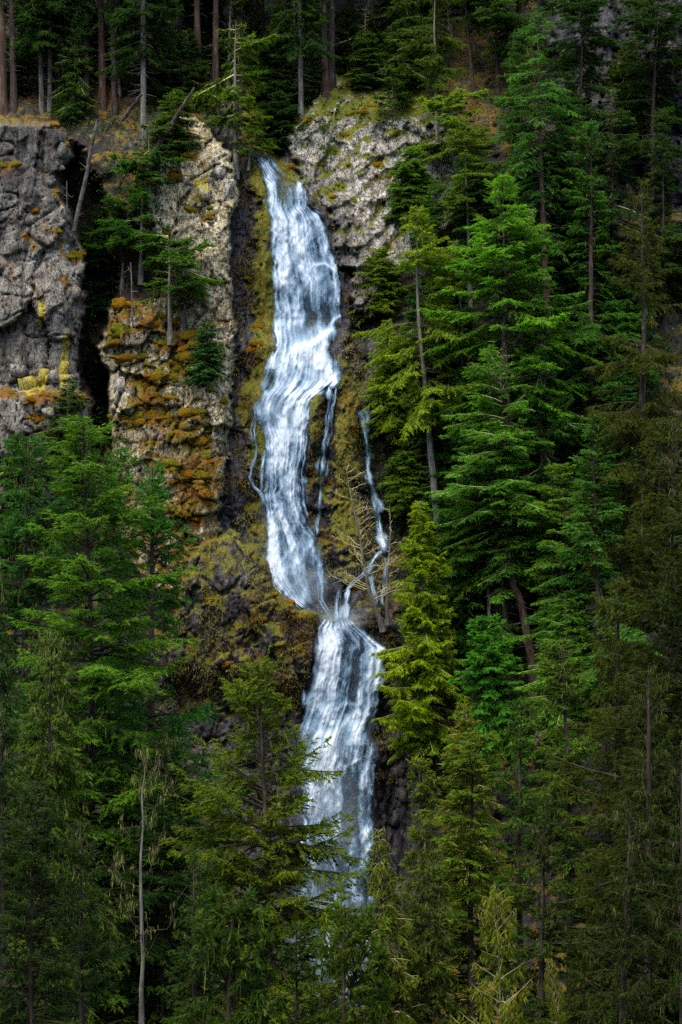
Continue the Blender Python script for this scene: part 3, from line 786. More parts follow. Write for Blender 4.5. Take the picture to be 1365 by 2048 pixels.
def strand(name, pts, bias, seed, nu=16, push=0.5):
    """narrow run of water along a path of (u, v, half-width px)"""
    pts = np.array(pts, float)
    seg = np.r_[0, np.cumsum(np.hypot(np.diff(pts[:, 0]), np.diff(pts[:, 1])))]
    k = np.arange(0, seg[-1], 2.2)
    cu, cv, cw = [np.interp(k, seg, pts[:, i]) for i in range(3)]
    cu = cu + 2.2 * fbm(k * 0.05, k * 0, seed=seed)
    cw = cw * (1.0 + 0.35 * fbm(k * 0.035, k * 0 + 2, seed=seed + 8, octv=3))
    du, dvv = np.gradient(cu), np.gradient(cv)
    ln = np.hypot(du, dvv) + 1e-6
    nx, ny = -dvv / ln, du / ln
    s = np.linspace(-1, 1, nu)
    u = (cu[:, None] + nx[:, None] * cw[:, None] * s).ravel(); v = (cv[:, None] + ny[:, None] * cw[:, None] * s).ravel()
    kk = np.repeat(k, nu); sg = np.tile(s, len(k)); cwr = np.repeat(cw, nu)
    den = bias + 0.55 * fbm(sg * cwr * 0.3 + 3, kk * 0.025, seed=seed, octv=3) + 0.25 * fbm(sg * cwr * 0.5, kk * 0.06, seed=seed + 3, octv=2)
    den *= 0.85 * sstep(1.0, 0.1, np.abs(sg) + 0.2 * fbm(kk * 0.08, sg * 0, seed=seed + 4, octv=2))
    den *= sstep(0, 12, kk) * sstep(seg[-1], seg[-1] - 16, kk)
    den = np.clip(den, 0, 1.2)
    D0, _, _ = terrain(u, v)
    D0 = D0.reshape(len(k), nu)
    Dm = D0.min(1)
    Dm = np.minimum(Dm, np.minimum(np.r_[Dm[1:], Dm[-1]], np.r_[Dm[0], Dm[:-1]]))
    ker = np.ones(9) / 9
    Dm = np.convolve(np.pad(Dm, 4, mode='edge'), ker, 'valid')
    P = at(u, v, np.repeat(Dm, nu) - push * 0.4 - 0.1 * den)
    idx = np.arange(u.size).reshape(len(k), nu)
    F = np.stack([idx[1:, :-1], idx[1:, 1:], idx[:-1, 1:], idx[:-1, :-1]], -1).reshape(-1, 4)
    return keep(obj(name, make_mesh(name, P, F, [M['water']], {'flow': den}, smooth=True), FALL))

strand('side_stream', [(724, 816, 13), (730, 835, 14), (732, 855, 11), (735, 890, 9), (738, 915, 8), (735, 940, 6), (744, 968, 9), (752, 1008, 11), (758, 1045, 13), (766, 1085, 14), (768, 1112, 10)], 0.74, 401)
strand('side_stream', [(772, 1096, 6), (754, 1113, 9), (742, 1130, 8), (728, 1148, 7), (712, 1160, 6), (698, 1178, 6), (692, 1205, 8), (690, 1244, 12)], 0.62, 402)
strand('side_stream', [(740, 1128, 5), (742, 1155, 6), (750, 1185, 7), (757, 1215, 5)], 0.40, 403)
strand('side_stream', [(768, 1110, 4), (770, 1150, 5), (766, 1185, 8), (762, 1215, 6)], 0.36, 404)
strand('side_stream', [(678, 1176, 8), (676, 1215, 14), (678, 1246, 16)], 0.40, 406)
strand('thin_strand', [(664, 762, 8), (660, 790, 9), (655, 830, 8), (650, 868, 7), (645, 890, 6), (641, 930, 9), (639, 985, 8), (638, 1030, 9), (634, 1075, 12)], 0.42, 411)
strand('thin_strand', [(672, 768, 4), (668, 810, 6), (662, 850, 6), (655, 900, 5), (652, 960, 5)], 0.30, 412)
strand('thin_strand', [(524, 796, 9), (512, 826, 9), (506, 860, 8), (510, 895, 6), (507, 925, 7), (501, 955, 5), (508, 972, 5), (524, 988, 6), (533, 1012, 8), (538, 1045, 12)], 0.44, 413)
strand('thin_strand', [(530, 895, 6), (524, 940, 6), (520, 990, 5)], 0.34, 414)
strand('upper_trickle', [(479, 286, 4), (488, 296, 6), (500, 306, 6), (516, 320, 8), (530, 338, 9)], 0.55, 416)

def mist():
    m, nt, b = mat('drifting_spray')
    fl = N(nt, 'Attribute', attribute_name='flow').outputs['Fac']
    gp = N(nt, 'NewGeometry').outputs['Position']
    nn = noise(nt, gp, 0.5, 4, 0.6)
    al = mth(nt, 'MULTIPLY', fl, smap(nt, nn, 0.25, 0.8))
    b.inputs['Base Color'].default_value = (0.42, 0.50, 0.56, 1)
    b.inputs['Roughness'].default_value = 1.0
    b.inputs['Specular IOR Level'].default_value = 0.0
    mx = N(nt, 'MixShader'); tp = N(nt, 'BsdfTransparent')
    L(nt, al, mx.inputs[0]); L(nt, tp.outputs[0], mx.inputs[1]); L(nt, b.outputs[0], mx.inputs[2])
    L(nt, mx.outputs[0], nt.nodes['Material Output'].inputs[0])
    for cu, cv, ru, rv, push, amp in ((600, 1165, 85, 95, 1.3, .34), (690, 1235, 70, 40, 1.2, .28), (600, 690, 80, 40, 1.1, .25), (560, 830, 70, 70, 1.2, .22), (655, 1500, 85, 70, 1.5, .34), (660, 1650, 95, 170, 1.8, .34), (650, 1840, 110, 120, 2.0, .5)):
        U, V = np.meshgrid(np.linspace(-1, 1, 30), np.linspace(-1, 1, 30))
        u, v = cu + U.ravel() * ru, cv + V.ravel() * rv
        r = np.hypot(U, V).ravel()
        D = np.interp(v, WATER[:, 0], WATER[:, 1]) - push * (1.15 - 0.5 * r * r)
        i = np.arange(u.size).reshape(U.shape)
        F = np.stack([i[:-1, :-1], i[:-1, 1:], i[1:, 1:], i[1:, :-1]], -1).reshape(-1, 4)
        o = keep(obj('mist', make_mesh('mist', at(u, v, D), F, [m], {'flow': amp * sstep(1.0, 0.1, r)}, smooth=True), FALL))
        o['kind'] = 'stuff'
mist()

def spray():
    rng = np.random.default_rng(5)
    g = Geo()
    for (u, v, den, P), n in ((UP, 3600), (LO, 2800)):
        p = np.clip(den, 0.02, 1) ** 1.2
        i = rng.choice(len(u), n, p=p / p.sum())
        b = P[i] + rng.normal(0, 1, (n, 3)) * (0.10, 0.18, 0.10) - np.array((0, 0.1, 0))
        d = unit(np.stack([rng.normal(0, 0.25, n), rng.normal(0, .1, n), -np.ones(n)], 1))
        w = np.stack([np.ones(n), rng.normal(0, .4, n), np.zeros(n)], 1)
        V, F = leaves(b, d, unit(w), rng.uniform(0.04, 0.14, n), rng.uniform(0.015, 0.035, n))
        g.add(V, F, 1.0)
    m, nt, bs = mat('water_drops')
    bs.inputs['Base Color'].default_value = (0.56, 0.62, 0.66, 1)
    bs.inputs['Roughness'].default_value = 0.4
    o = keep(obj('spray', g.mesh('spray', [m]), FALL))
    o['kind'] = 'stuff'
spray()

# ------------------------------------------------------------------ moss cushions, each a part of its rock
def cushion_meshes():
    import bmesh
    out = []
    for k in range(6):
        bm = bmesh.new()
        bmesh.ops.create_icosphere(bm, subdivisions=3, radius=1.0)
        co = np.array([v.co for v in bm.verts])
        d = 1 + 0.30 * fbm(co[:, 0] * 1.6 + k * 9, co[:, 1] * 1.6, co[:, 2] * 1.6, seed=500 + k, octv=2) + 0.16 * fbm(co[:, 0] * 5 + k, co[:, 1] * 5, co[:, 2] * 5, seed=520 + k, octv=2)
        co = co * d[:, None]
        co[:, 2] = np.where(co[:, 2] < 0, co[:, 2] * 0.65, co[:, 2])
        for v, c in zip(bm.verts, co):
            v.co = c
        for f in bm.faces:
            f.smooth = True
        me = bpy.data.meshes.new('moss_cushion')
        bm.to_mesh(me); bm.free()
        me.materials.append(M['moss'])
        out.append(me)
    return out
CUSH = cushion_meshes()
crng = np.random.default_rng(77)
for r, lst in MOSS:
    for u, v, w, h in lst:
        D = surf(u, v)
        p = at(u, v, D)
        px = 25.6 * 160 / (160 + D)
        # a cushion is a cluster of pads
        k = max(1, int(round(w * h / 330 + w / 34)))
        for j in range(k):
            o = bpy.data.objects.new('moss_cushion', CUSH[crng.integers(6)])
            COL.objects.link(o)
            o.parent = HILL[r]
            a = crng.uniform(-.45, .45) if k > 1 else 0
            ww = min(w, crng.choice([8, 11, 15, 20, 27, 36])) / px
            hh = min(ww * crng.uniform(.4, .95), h / px * 1.3)
            cu, cv = u + a * w, v + (crng.uniform(-.3, .3) * h if k > 1 else 0) + abs(a) * h * .5
            pj = at(cu, cv, surf(cu, cv))
            o.location = (pj[0], pj[1] + .08, pj[2])
            o.scale = (ww * .62, crng.uniform(.14, .24), hh * .6)
            o.rotation_euler = (crng.uniform(-.3, .2), crng.uniform(-.3, .3), crng.uniform(-.6, .6))

# ------------------------------------------------------------------ loose and standing blocks of stone
def rock_block(seed, r, u, v, w, h, pale, wet, moss=0.1, yel=0.0, grey=0.6):
    import bmesh
    rng = np.random.default_rng(seed)
    y = surf(u, v)
    px = 25.6 * 160 / (160 + y)
    sx, sz = w / px / 2, h / px / 2
    pts = rng.uniform(-1, 1, (26, 3)); pts = np.sign(pts) * np.abs(pts) ** .7 * (sx, min(sx, sz) * .9, sz)
    bm = bmesh.new()
    for p in pts:
        bm.verts.new(p)
    res = bmesh.ops.convex_hull(bm, input=bm.verts)
    bmesh.ops.delete(bm, geom=[g_ for g_ in res['geom_interior'] if isinstance(g_, bmesh.types.BMVert)], context='VERTS')
    bmesh.ops.triangulate(bm, faces=bm.faces)
    bm.verts.index_update()
    V = np.array([q_.co for q_ in bm.verts]); F = np.array([[q_.index for q_ in f.verts] for f in bm.faces])
    bm.free()
    n = len(V)
    o = obj('rock_block', make_mesh('rock_block', V, F, [M['rock']], {'mask': np.tile((moss, wet, yel), (n, 1)), 'tone': np.tile((pale, .6, 0, grey), (n, 1))}), HILL[r])
    p = at(u, v, y)
    o.location = (p[0], p[1] + .1, p[2])
    o.rotation_euler = (rng.uniform(-.2, .2), rng.uniform(-.3, .3), rng.uniform(-.4, .4))
for i, (r, u, v, w, h, pale, wet, moss, yel) in enumerate([
        (1, 60, 772, 44, 42, .7, 0, .1, .62), (1, 86, 752, 20, 40, .6, 0, .05, .7), (1, 108, 752, 20, 34, .75, 0, .05, .3), (1, 38, 742, 40, 30, .6, 0, .1, .0), (1, 128, 742, 22, 44, .55, 0, .15, .62), (1, 163, 826, 30, 44, .7, 0, .1, .2),
        (1, 95, 828, 40, 26, .65, 0, .15, 0), (1, 125, 300, 22, 34, .4, 0, .2, 0), (1, 122, 335, 20, 18, .5, 0, .1, 0), (1, 150, 585, 26, 32, .5, 0, .1, 0), (1, 60, 440, 34, 26, .5, 0, .05, 0),
        (5, 497, 590, 16, 24, .1, .7, .1, 0), (5, 512, 606, 14, 22, .16, .7, .05, 0), (5, 660, 882, 14, 36, .12, .8, .05, 0), (5, 792, 1545, 26, 30, .15, .8, .1, 0), (5, 806, 1590, 22, 34, .12, .8, .2, 0), (5, 712, 1200, 30, 44, .08, .85, .1, 0),
        (5, 730, 1248, 26, 14, .1, .6, .4, 0), (5, 480, 640, 18, 26, .1, .6, .1, 0), (5, 790, 1640, 24, 30, .1, .8, .15, 0), (5, 745, 1265, 22, 14, .1, .7, .3, 0), (5, 488, 700, 16, 22, .12, .7, .1, 0),
        (2, 455, 380, 22, 50, 1, 0, .02, 0), (2, 440, 345, 26, 30, 1, 0, .05, 0), (2, 408, 385, 26, 34, 1, 0, .02, .5), (2, 372, 360, 18, 22, .9, 0, .1, 0), (2, 283, 735, 40, 24, 1, 0, .05, 0), (2, 330, 712, 18, 24, .9, 0, .1, 0),
        (2, 240, 770, 26, 40, .9, 0, .05, 0), (2, 425, 770, 22, 44, .9, 0, .05, 0), (2, 255, 820, 26, 20, .9, 0, .1, 0), (2, 430, 870, 14, 28, .7, 0, .05, 0)]):
    rock_block(900 + i, r, u, v, w, h, pale, wet, moss, yel)

# ------------------------------------------------------------------ uncountable small growth
def undergrowth():
    rng = np.random.default_rng(8)
    g = Geo()
    u = rng.uniform(-60, 1430, 12500); v = rng.uniform(-20, 1600, 12500)
    D, reg, side = terrain(u, v)
    q = fbm(u / 90, v / 60, seed=601)
    ok = ((reg == 0) & (q > -0.35)) | ((reg == 3) & (q > 0.45) & (v < 330)) | ((reg == 6) & (q > 0.5))
    u, v, D = u[ok], v[ok], D[ok]
    C = at(u, v, D)
    n = 16
    c = np.repeat(C, n, 0); k = len(c)
    sz = np.repeat(rng.uniform(0.3, 1.0, len(C)), n)
    off = rng.normal(0, 1, (k, 3)) * sz[:, None] * (0.7, 0.45, 0.55)
    d = unit(rng.normal(0, 1, (k, 3)) + (0, -0.5, 0.2))
    w = unit(np.cross(d, rng.normal(0, 1, (k, 3))))
    V, F = leaves(c + off - (0, 0.15, 0), d, w, rng.uniform(.14, .40, k), rng.uniform(.06, .15, k))
    t = np.clip(np.repeat(rng.uniform(0, 1.25, len(C)), n) * 0.7 + rng.uniform(0, .3, k), 0, 1)
    g.add(V, F, np.repeat(t, 4))
    tag(obj('undergrowth', g.mesh('undergrowth', [M['under']])), 'brown and green ferns and shrubs covering the forest slope', 'undergrowth', kind='stuff')
    # moss and fern tufts trailing off the wet rock beside the water
    g = Geo()
    u = rng.uniform(340, 800, 26000); v = rng.uniform(330, 1560, 26000)
    D, reg, side = terrain(u, v)
    q = fbm(u / 30, v / 40, seed=611)
    ok = ((reg == 4) & (q > -0.1) & (v < 1420)) | ((reg == 5) & (side < -6) & (q > 0.05)) | ((reg == 2) & (v > 640) & (q > 0.2)) | ((reg == 3) & (q > 0.35))
    u, v, D = u[ok], v[ok], D[ok]
    C = at(u, v, D)
    n = 5
    c = np.repeat(C, n, 0); k = len(c)
    d = unit(np.stack([rng.normal(0, .45, k), -rng.uniform(.1, .7, k), -rng.uniform(.3, 1.1, k)], 1))
    w = unit(np.cross(d, rng.normal(0, 1, (k, 3))))
    V, F = leaves(c + rng.normal(0, .16, (k, 3)), d, w, rng.uniform(.12, .36, k), rng.uniform(.04, .09, k))
    t = np.clip(np.repeat(0.4 + 0.5 * fbm(u / 50, v / 50, seed=612), n) + rng.uniform(-.25, .3, k), 0, 1)
    g.add(V, F, np.repeat(t, 4))
    tag(obj('trailing_moss', g.mesh('trailing_moss', [M['fern']])), 'trailing tufts of moss and fern on the wet rock by the falls', 'moss', kind='stuff')
undergrowth()

# ------------------------------------------------------------------ trees
def crown_profile(t, kind):
    if kind == 'cone':
        return np.clip((1 - t), 0, 1) ** 0.68 * np.clip(0.55 + t * 3, 0, 1) + 0.03
    if kind == 'full':
        return np.clip(1 - t, 0, 1) ** 0.5 * np.clip(0.6 + t * 2.2, 0, 1) + 0.03
    if kind == 'column':
        return np.clip(1 - t, 0, 1) ** 0.45 * np.clip(0.6 + t * 2, 0, 1) * 0.85 + 0.04
    if kind == 'flat':
        return np.clip(1 - t, 0, 1) ** 0.25 * np.clip(0.3 + t * 2.5, 0, 1) + 0.05

def slivers(base, d, w, length, width):
    n = len(base)
    length = np.broadcast_to(length, (n,))[:, None]; width = np.broadcast_to(width, (n,))[:, None]
    V = np.stack([base - w * width * 0.5, base + w * width * 0.5, base + d * length], 1)
    return V.reshape(-1, 3), np.arange(n * 3).reshape(n, 3)

def tri(F):
    return np.concatenate([F[:, [0, 1, 2]], F[:, [0, 2, 3]]])

def make_conifer(seed, H=26., cb=0.15, R=4.2, nb=260, prof='cone', e0=-18, e1=42, droop=0.32, upturn=0.16, twigs=9.0, leafL=0.34, leafW=0.125, hang=0.25,
                 gap=0.35, trunk=0.42, bark='bark', lich=250, dead=40, sweep=0.0, leafstep=0.15, path=None, whorl=False, bare=0.12, spread=0.75, limb='limb', twl=0.40, lsz=1.0):
    """returns trunk mesh, crown mesh, hanging lichen mesh; z up, base at the origin"""
    rng = np.random.default_rng(seed)
    nb = int(nb * 2.0); leafstep *= .37 * lsz; leafL *= .92; leafW *= .74
    # trunk
    zt = np.linspace(-0.8 if H < 20 else -5.0, H, 26)
    f = np.clip(zt / H, 0, 1)
    wobx = 0.012 * H * (vnoise(f * 3 + seed, f * 0, seed=seed) * f); woby = 0.012 * H * (vnoise(f * 3 + seed, f * 0 + 5, seed=seed + 1) * f)
    px = np.interp(f, *zip(*path)) * H + wobx if path else wobx
    rad = trunk * ((1 - f) ** 0.8 * 0.92 + 0.03) * (1 + 0.45 * np.exp(-np.clip(zt, 0, 9) / 0.7))
    ax = lambda z: np.stack([np.interp(z, zt, px), np.interp(z, zt, woby), z], -1)
    tv, tf = tube(np.stack([px, woby, zt], 1), rad, 9, seed, 0.06)
    gt = Geo(); gt.add(tv, tf, 0.5)
    # main limbs
    z0 = cb * H
    t = np.sort(rng.uniform(0, 1, nb) ** 1.15)
    if False:
        t = np.round(t * nb / 5) / (nb / 5)
        t = np.clip(t + rng.normal(0, 0.003, nb), 0, 1)
    t = np.clip(t, 0, 0.985)
    h = z0 + (H - z0) * t
    az = np.arange(nb) * 2.39996 + rng.normal(0, 0.35, nb)
    lump = 1 + gap * fbm(np.cos(az) * 1.3 + seed, np.sin(az) * 1.3 + h * 0.28, h * 0.16, seed=seed + 3, octv=3)
    keep_ = fbm(np.cos(az) * 0.9 + 3 * seed, np.sin(az) * .9, h * 0.30, seed=seed + 5, octv=2) > -0.55 - (0.5 - gap)
    Ln = R * crown_profile(t, prof) * np.clip(lump, 0.35, 1.5) * rng.uniform(0.48, 1.22, nb) + 0.15
    Ln, h, az, t = Ln[keep_], h[keep_], az[keep_], t[keep_]
    nb = len(Ln)
    el = np.radians(e0 + (e1 - e0) * t ** 1.3 + rng.normal(0, 11, nb))
    sv = np.linspace(0, 1, 7)
    rr = Ln[:, None] * sv * np.cos(el)[:, None]
    zz = Ln[:, None] * (np.sin(el)[:, None] * sv - (droop * rng.uniform(.5, 1.6, nb))[:, None] * sv ** 2 + upturn * sv ** 3.5)
    da = rng.normal(0, 0.12, nb)[:, None] * sv
    org = ax(h)
    BP = np.stack([org[:, 0, None] + rr * np.cos(az[:, None] + da) + sweep * Ln[:, None] * sv ** 2, org[:, 1, None] + rr * np.sin(az[:, None] + da), org[:, 2, None] + zz], -1)
    BR = (0.012 + 0.012 * Ln)[:, None] * (1 - 0.85 * sv)
    gc = Geo()
    V, F = tubes(BP, BR, 3)
    gc.add(V, tri(F), 0.4, 1)
    # twigs
    nt_ = np.maximum(3, (Ln * twigs * rng.uniform(0.7, 1.2, nb)).astype(int))
    bi = np.repeat(np.arange(nb), nt_)
    m = len(bi)
    s = bare + (1 - bare) * rng.uniform(0, 1, m) ** 0.8
    k = np.clip(s * 6, 0, 5.999); k0 = k.astype(int); fr = (k - k0)[:, None]
    p = BP[bi, k0] * (1 - fr) + BP[bi, k0 + 1] * fr
    tg = unit(BP[bi, k0 + 1] - BP[bi, k0])
    sd = unit(np.cross(tg, np.array((0, 0, 1.0)))) * np.where(rng.uniform(0, 1, m) < .5, -1, 1)[:, None]
    tl = np.clip((0.12 + twl * Ln[bi] * (1 - s) ** 0.7 * np.clip(s * 3.5, 0, 1)) * rng.uniform(.6, 1.15, m), 0.1, 1.5)
    td = unit(tg * 0.65 + sd * spread + np.array((0, 0, -1.0)) * hang * rng.uniform(0.3, 1.4, m)[:, None] + rng.normal(0, .13, (m, 3)))
    # sprays on the twigs
    nl = np.maximum(1, np.round(tl / leafstep).astype(int))
    ti = np.repeat(np.arange(m), nl)
    n = len(ti)
    q = rng.uniform(0.02, 1.0, n)
    base = p[ti] + td[ti] * (tl[ti] * q)[:, None] - np.array((0, 0, 1.0)) * (hang * 0.35 * tl[ti] * q * q)[:, None]
    fw = td[ti]
    sd2 = unit(np.cross(fw, np.array((0, 0, 1.0)) + rng.normal(0, .3, (n, 3)))) * np.where(rng.uniform(0, 1, n) < .5, -1, 1)[:, None]
    ld = unit(fw * 0.75 + sd2 * rng.uniform(0.1, .8, n)[:, None] - np.array((0, 0, 1.0)) * hang * rng.uniform(0, .9, n)[:, None] + rng.normal(0, .2, (n, 3)))
    nrm = unit(np.array((0, 0, 1.0)) + rng.normal(0, .55, (n, 3)))
    wd = unit(np.cross(ld, nrm))
    V, F = slivers(base, ld, wd, leafL * lsz * rng.uniform(.6, 1.25, n), leafW * lsz * rng.uniform(.7, 1.3, n))
    Reff = np.percentile(np.hypot(base[:, 0] - np.interp(base[:, 2], zt, px), base[:, 1] - np.interp(base[:, 2], zt, woby)), 90)
    tipness = np.clip(s[bi.size and ti] * 0.55 + q * 0.2, 0, 1)
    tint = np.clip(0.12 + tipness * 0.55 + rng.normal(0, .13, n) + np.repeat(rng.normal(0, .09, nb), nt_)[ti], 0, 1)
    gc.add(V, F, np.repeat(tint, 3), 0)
    # dead limbs on the bare stem
    if dead:
        hd = rng.uniform(0.10, max(cb, .2) + 0.2, dead) * H
        ad = rng.uniform(0, 6.283, dead); ldn = rng.uniform(.25, 1.0, dead) * R * 0.4
        s5 = np.linspace(0, 1, 5)
        od = ax(hd)
        DP = np.stack([od[:, 0, None] + ldn[:, None] * s5 * np.cos(ad)[:, None], od[:, 1, None] + ldn[:, None] * s5 * np.sin(ad)[:, None],
                       od[:, 2, None] + ldn[:, None] * (-0.1 * s5 - .4 * s5 ** 2 + rng.uniform(0, .5, dead)[:, None] * s5 ** 3)], -1)
        V, F = tubes(DP, (0.035 * np.ones(dead))[:, None] * (1 - .8 * s5), 3)
        gc.add(V, tri(F), .6, 2)
    # hanging lichen
    gl = None
    if lich:
        gl = Geo()
        i = rng.integers(0, nb, lich); k = rng.integers(1, 6, lich)
        b = BP[i, k] + rng.normal(0, .12, (lich, 3))
        n5 = 5
        b = np.repeat(b, n5, 0) + rng.normal(0, .10, (lich * n5, 3))
        d = unit(np.stack([rng.normal(0, .18, lich * n5), rng.normal(0, .18, lich * n5), -np.ones(lich * n5)], 1))
        w = unit(np.cross(d, rng.normal(0, 1, (lich * n5, 3))))
        V, F = leaves(b, d, w, np.repeat(rng.uniform(.15, .6, lich), n5) * rng.uniform(.5, 1.2, lich * n5), rng.uniform(.012, .032, lich * n5))
        gl.add(V, F, np.repeat(np.clip(rng.normal(.5, .25, lich * n5), 0, 1), 4))
    return {'trunk': gt.mesh('trunk', [M[bark]], True), 'crown': gc.mesh('crown', [M['needles'], M[limb], M['dead_wood']]),
            'lichen': gl.mesh('hanging_lichen', [M['lichen']]) if gl else None, 'H': H, 'R': Reff}

PROTO = {}
def proto(name):
    if name in PROTO:
        return PROTO[name]
    P = {
        # broad firs for the foreground
        'fir_a': dict(dead=6, lsz=0.72, seed=11, H=36, cb=.08, R=5.6, nb=290, prof='full', trunk=.33, gap=.6, twigs=9, lich=420, leafstep=.17, leafL=.36),
        'fir_b': dict(lsz=0.75, seed=12, H=32, cb=.22, R=4.4, nb=190, prof='full', trunk=.40, gap=.9, twigs=9, lich=350, leafstep=.17),
        'fir_c': dict(lsz=0.68, seed=13, H=24, cb=.10, R=5.2, nb=250, prof='full', trunk=.24, gap=.7, twigs=10, lich=350, upturn=.22, leafstep=.16),
        'fir_d': dict(lsz=0.85, seed=14, H=26, cb=.12, R=4.0, nb=230, prof='full', trunk=.34, gap=.85, twigs=10, lich=300, leafstep=.16),
        'fir_e': dict(dead=6, lsz=0.78, seed=15, H=30, cb=.08, R=5.2, nb=190, prof='full', trunk=.40, gap=.85, twigs=9, lich=500, leafstep=.16, hang=.4),
        # taller ones with bare lower stems
        'tall_a': dict(seed=21, H=30, cb=.42, R=4.8, nb=130, prof='column', trunk=.36, gap=1.0, twigs=10, lich=700, dead=60, bark='bark_grey', droop=.4, leafstep=.16, hang=.35),
        'tall_b': dict(seed=22, H=30, cb=.30, R=5.6, nb=125, prof='column', trunk=.42, gap=1.0, twigs=10, limb='pale_limb', lich=700, dead=50, bark='bark_red', leafstep=.16),
        'crooked': dict(seed=24, H=30, cb=.32, R=5.6, nb=105, prof='column', trunk=.46, gap=1.0, twigs=10, limb='pale_limb', lich=600, dead=30, bark='bark_red', leafstep=.16, lsz=.95, path=[(0, 0), (.12, -.018), (.25, -.040), (.285, -.062), (.32, -.062), (.5, -.070), (1, -.085)]),
        'tall_c': dict(lsz=0.9, seed=23, H=28, cb=.26, R=4.8, nb=140, prof='column', trunk=.34, gap=.95, twigs=11, lich=450, dead=40, leafstep=.16),
        'forest_a': dict(seed=31, H=34, cb=.28, R=4.0, nb=162, prof='column', trunk=.34, gap=.8, twigs=8, lich=160, dead=90, leafstep=.18, droop=.45),
        'forest_b': dict(seed=32, H=34, cb=.40, R=3.8, nb=148, prof='column', trunk=.40, gap=.8, twigs=8, lich=120, dead=80, leafstep=.18, bark='bark_red', droop=.45),
        'forest_c': dict(seed=33, H=30, cb=.20, R=3.6, nb=175, prof='column', trunk=.22, gap=.8, twigs=8, lich=220, dead=90, leafstep=.18, bark='bark_grey'),
        # drooping hemlocks
        'hemlock_a': dict(lsz=0.72, seed=41, H=26, cb=.06, R=3.8, nb=260, prof='cone', trunk=.28, gap=.4, twigs=9, hang=.7, droop=.5, upturn=.05, e0=-8, leafL=.30, lich=450, leafstep=.17, spread=.6),
        'hemlock_b': dict(lsz=0.75, seed=42, H=22, cb=.06, R=3.2, nb=290, prof='cone', trunk=.22, gap=.45, twigs=9, hang=.75, droop=.45, upturn=.05, e0=0, leafL=.30, lich=300, leafstep=.17, spread=.5, limb='pale_limb'),
        # bright dense cedar
        'cedar': dict(seed=51, H=19, cb=.01, R=3.6, nb=190, prof='cone', trunk=.24, gap=.3, twigs=11, hang=.55, droop=.45, upturn=.25, e0=-6, e1=50, leafL=.34, leafW=.13, lich=0, dead=0, leafstep=.14, bark='bark_grey', limb='pale_limb'),
        'young_cedar': dict(seed=52, H=24, cb=.02, R=4.6, nb=120, prof='cone', trunk=.12, gap=.3, twigs=13, hang=1.5, droop=.25, upturn=.2, e0=12, e1=55, leafL=.28, leafW=.07, lich=60, dead=0, leafstep=.13, spread=.25, bark='bark_grey', limb='pale_limb'),
        # ledge trees
        'ledge_a': dict(seed=61, H=9, cb=.42, R=4.4, nb=44, prof='flat', trunk=.20, gap=1.0, twigs=13, lich=120, dead=10, e0=-5, e1=20, droop=.12, hang=.12, leafL=.30, leafstep=.12, bark='bark_grey', limb='pale_limb'),
        'ledge_b': dict(seed=62, H=8, cb=.25, R=3.0, nb=44, prof='flat', trunk=.15, gap=1.0, twigs=13, lich=100, dead=8, e0=-8, e1=22, droop=.15, hang=.15, leafL=.28, leafstep=.12, bark='bark_grey', limb='pale_limb'),
        'small_a': dict(seed=71, H=7, cb=.04, R=2.7, nb=120, prof='full', trunk=.10, gap=.5, twigs=14, lich=30, dead=0, leafL=.26, leafW=.10, leafstep=.11),
        'small_b': dict(seed=72, H=9, cb=.05, R=2.6, nb=130, prof='cone', trunk=.12, gap=.5, twigs=13, lich=80, dead=0, leafL=.26, leafW=.10, leafstep=.11, limb='pale_limb'),
    }[name]
    PROTO[name] = make_conifer(**P)
    return PROTO[name]

G_DEEP = (0.020, 0.060, 0.020); G_MID = (0.040, 0.088, 0.018); G_BLUE = (0.042, 0.105, 0.034); G_YEL = (0.085, 0.105, 0.014); G_OLIVE = (0.050, 0.062, 0.012); G_BRIGHT = (0.060, 0.125, 0.012)
trng = np.random.default_rng(99)

def plant(kind, label, bu, bv, tu, tv, half=None, y=None, col=G_MID, group='conifers on the slope around the falls', name='conifer_tree', dy=0.0, spin=None, cat='conifer'):
    """a tree from its foot (or, with y, from the ground at that distance) to its tip"""
    P = proto(kind)
    if y is None:
        y = surf(bu, bv) + max(dy, -2.5)
        B = at(bu, bv, y) + np.array((0, 0.15, 0))
    else:
        B = at(bu, bv, y)
        gz = ground_z(y) if bv >= 2000 else B[2]
        T0 = at(tu, tv, y)
        d = (B - T0); B = T0 + d * ((T0[2] - gz) / (T0[2] - B[2])) if abs(d[2]) > .1 else B
    T = at(tu, tv, y)
    ax = Vector(T - B)
    Hh = ax.length
    s = Hh / P['H']
    px = 25.6 * 160 / (160 + y)
    wx = s if half is None else half / px / P['R'] * (1.22 if bv >= 2000 else 1.0)
    e = bpy.data.objects.new(name, None)
    COL.objects.link(e)
    e.location = B
    q = Vector((0, 0, 1)).rotation_difference(ax.normalized())
    e.rotation_mode = 'QUATERNION'
    e.rotation_quaternion = q @ Quaternion((0, 0, 1), trng.uniform(0, 6.28) if spin is None else spin)
    e.scale = (wx, wx, s)
    tag(e, label, cat, group)
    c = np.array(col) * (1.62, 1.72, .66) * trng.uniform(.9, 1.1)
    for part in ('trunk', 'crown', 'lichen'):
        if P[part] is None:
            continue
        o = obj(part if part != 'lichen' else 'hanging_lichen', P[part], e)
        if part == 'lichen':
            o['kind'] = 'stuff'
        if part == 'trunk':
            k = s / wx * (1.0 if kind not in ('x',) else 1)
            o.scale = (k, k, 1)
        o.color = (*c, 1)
    return e

ORD = 'first second third fourth fifth sixth seventh eighth ninth tenth eleventh twelfth thirteenth fourteenth fifteenth sixteenth seventeenth eighteenth nineteenth twentieth'.split()
FG = 'conifers standing in front of the cliff'
UPF = 'dark forest above the cliffs'
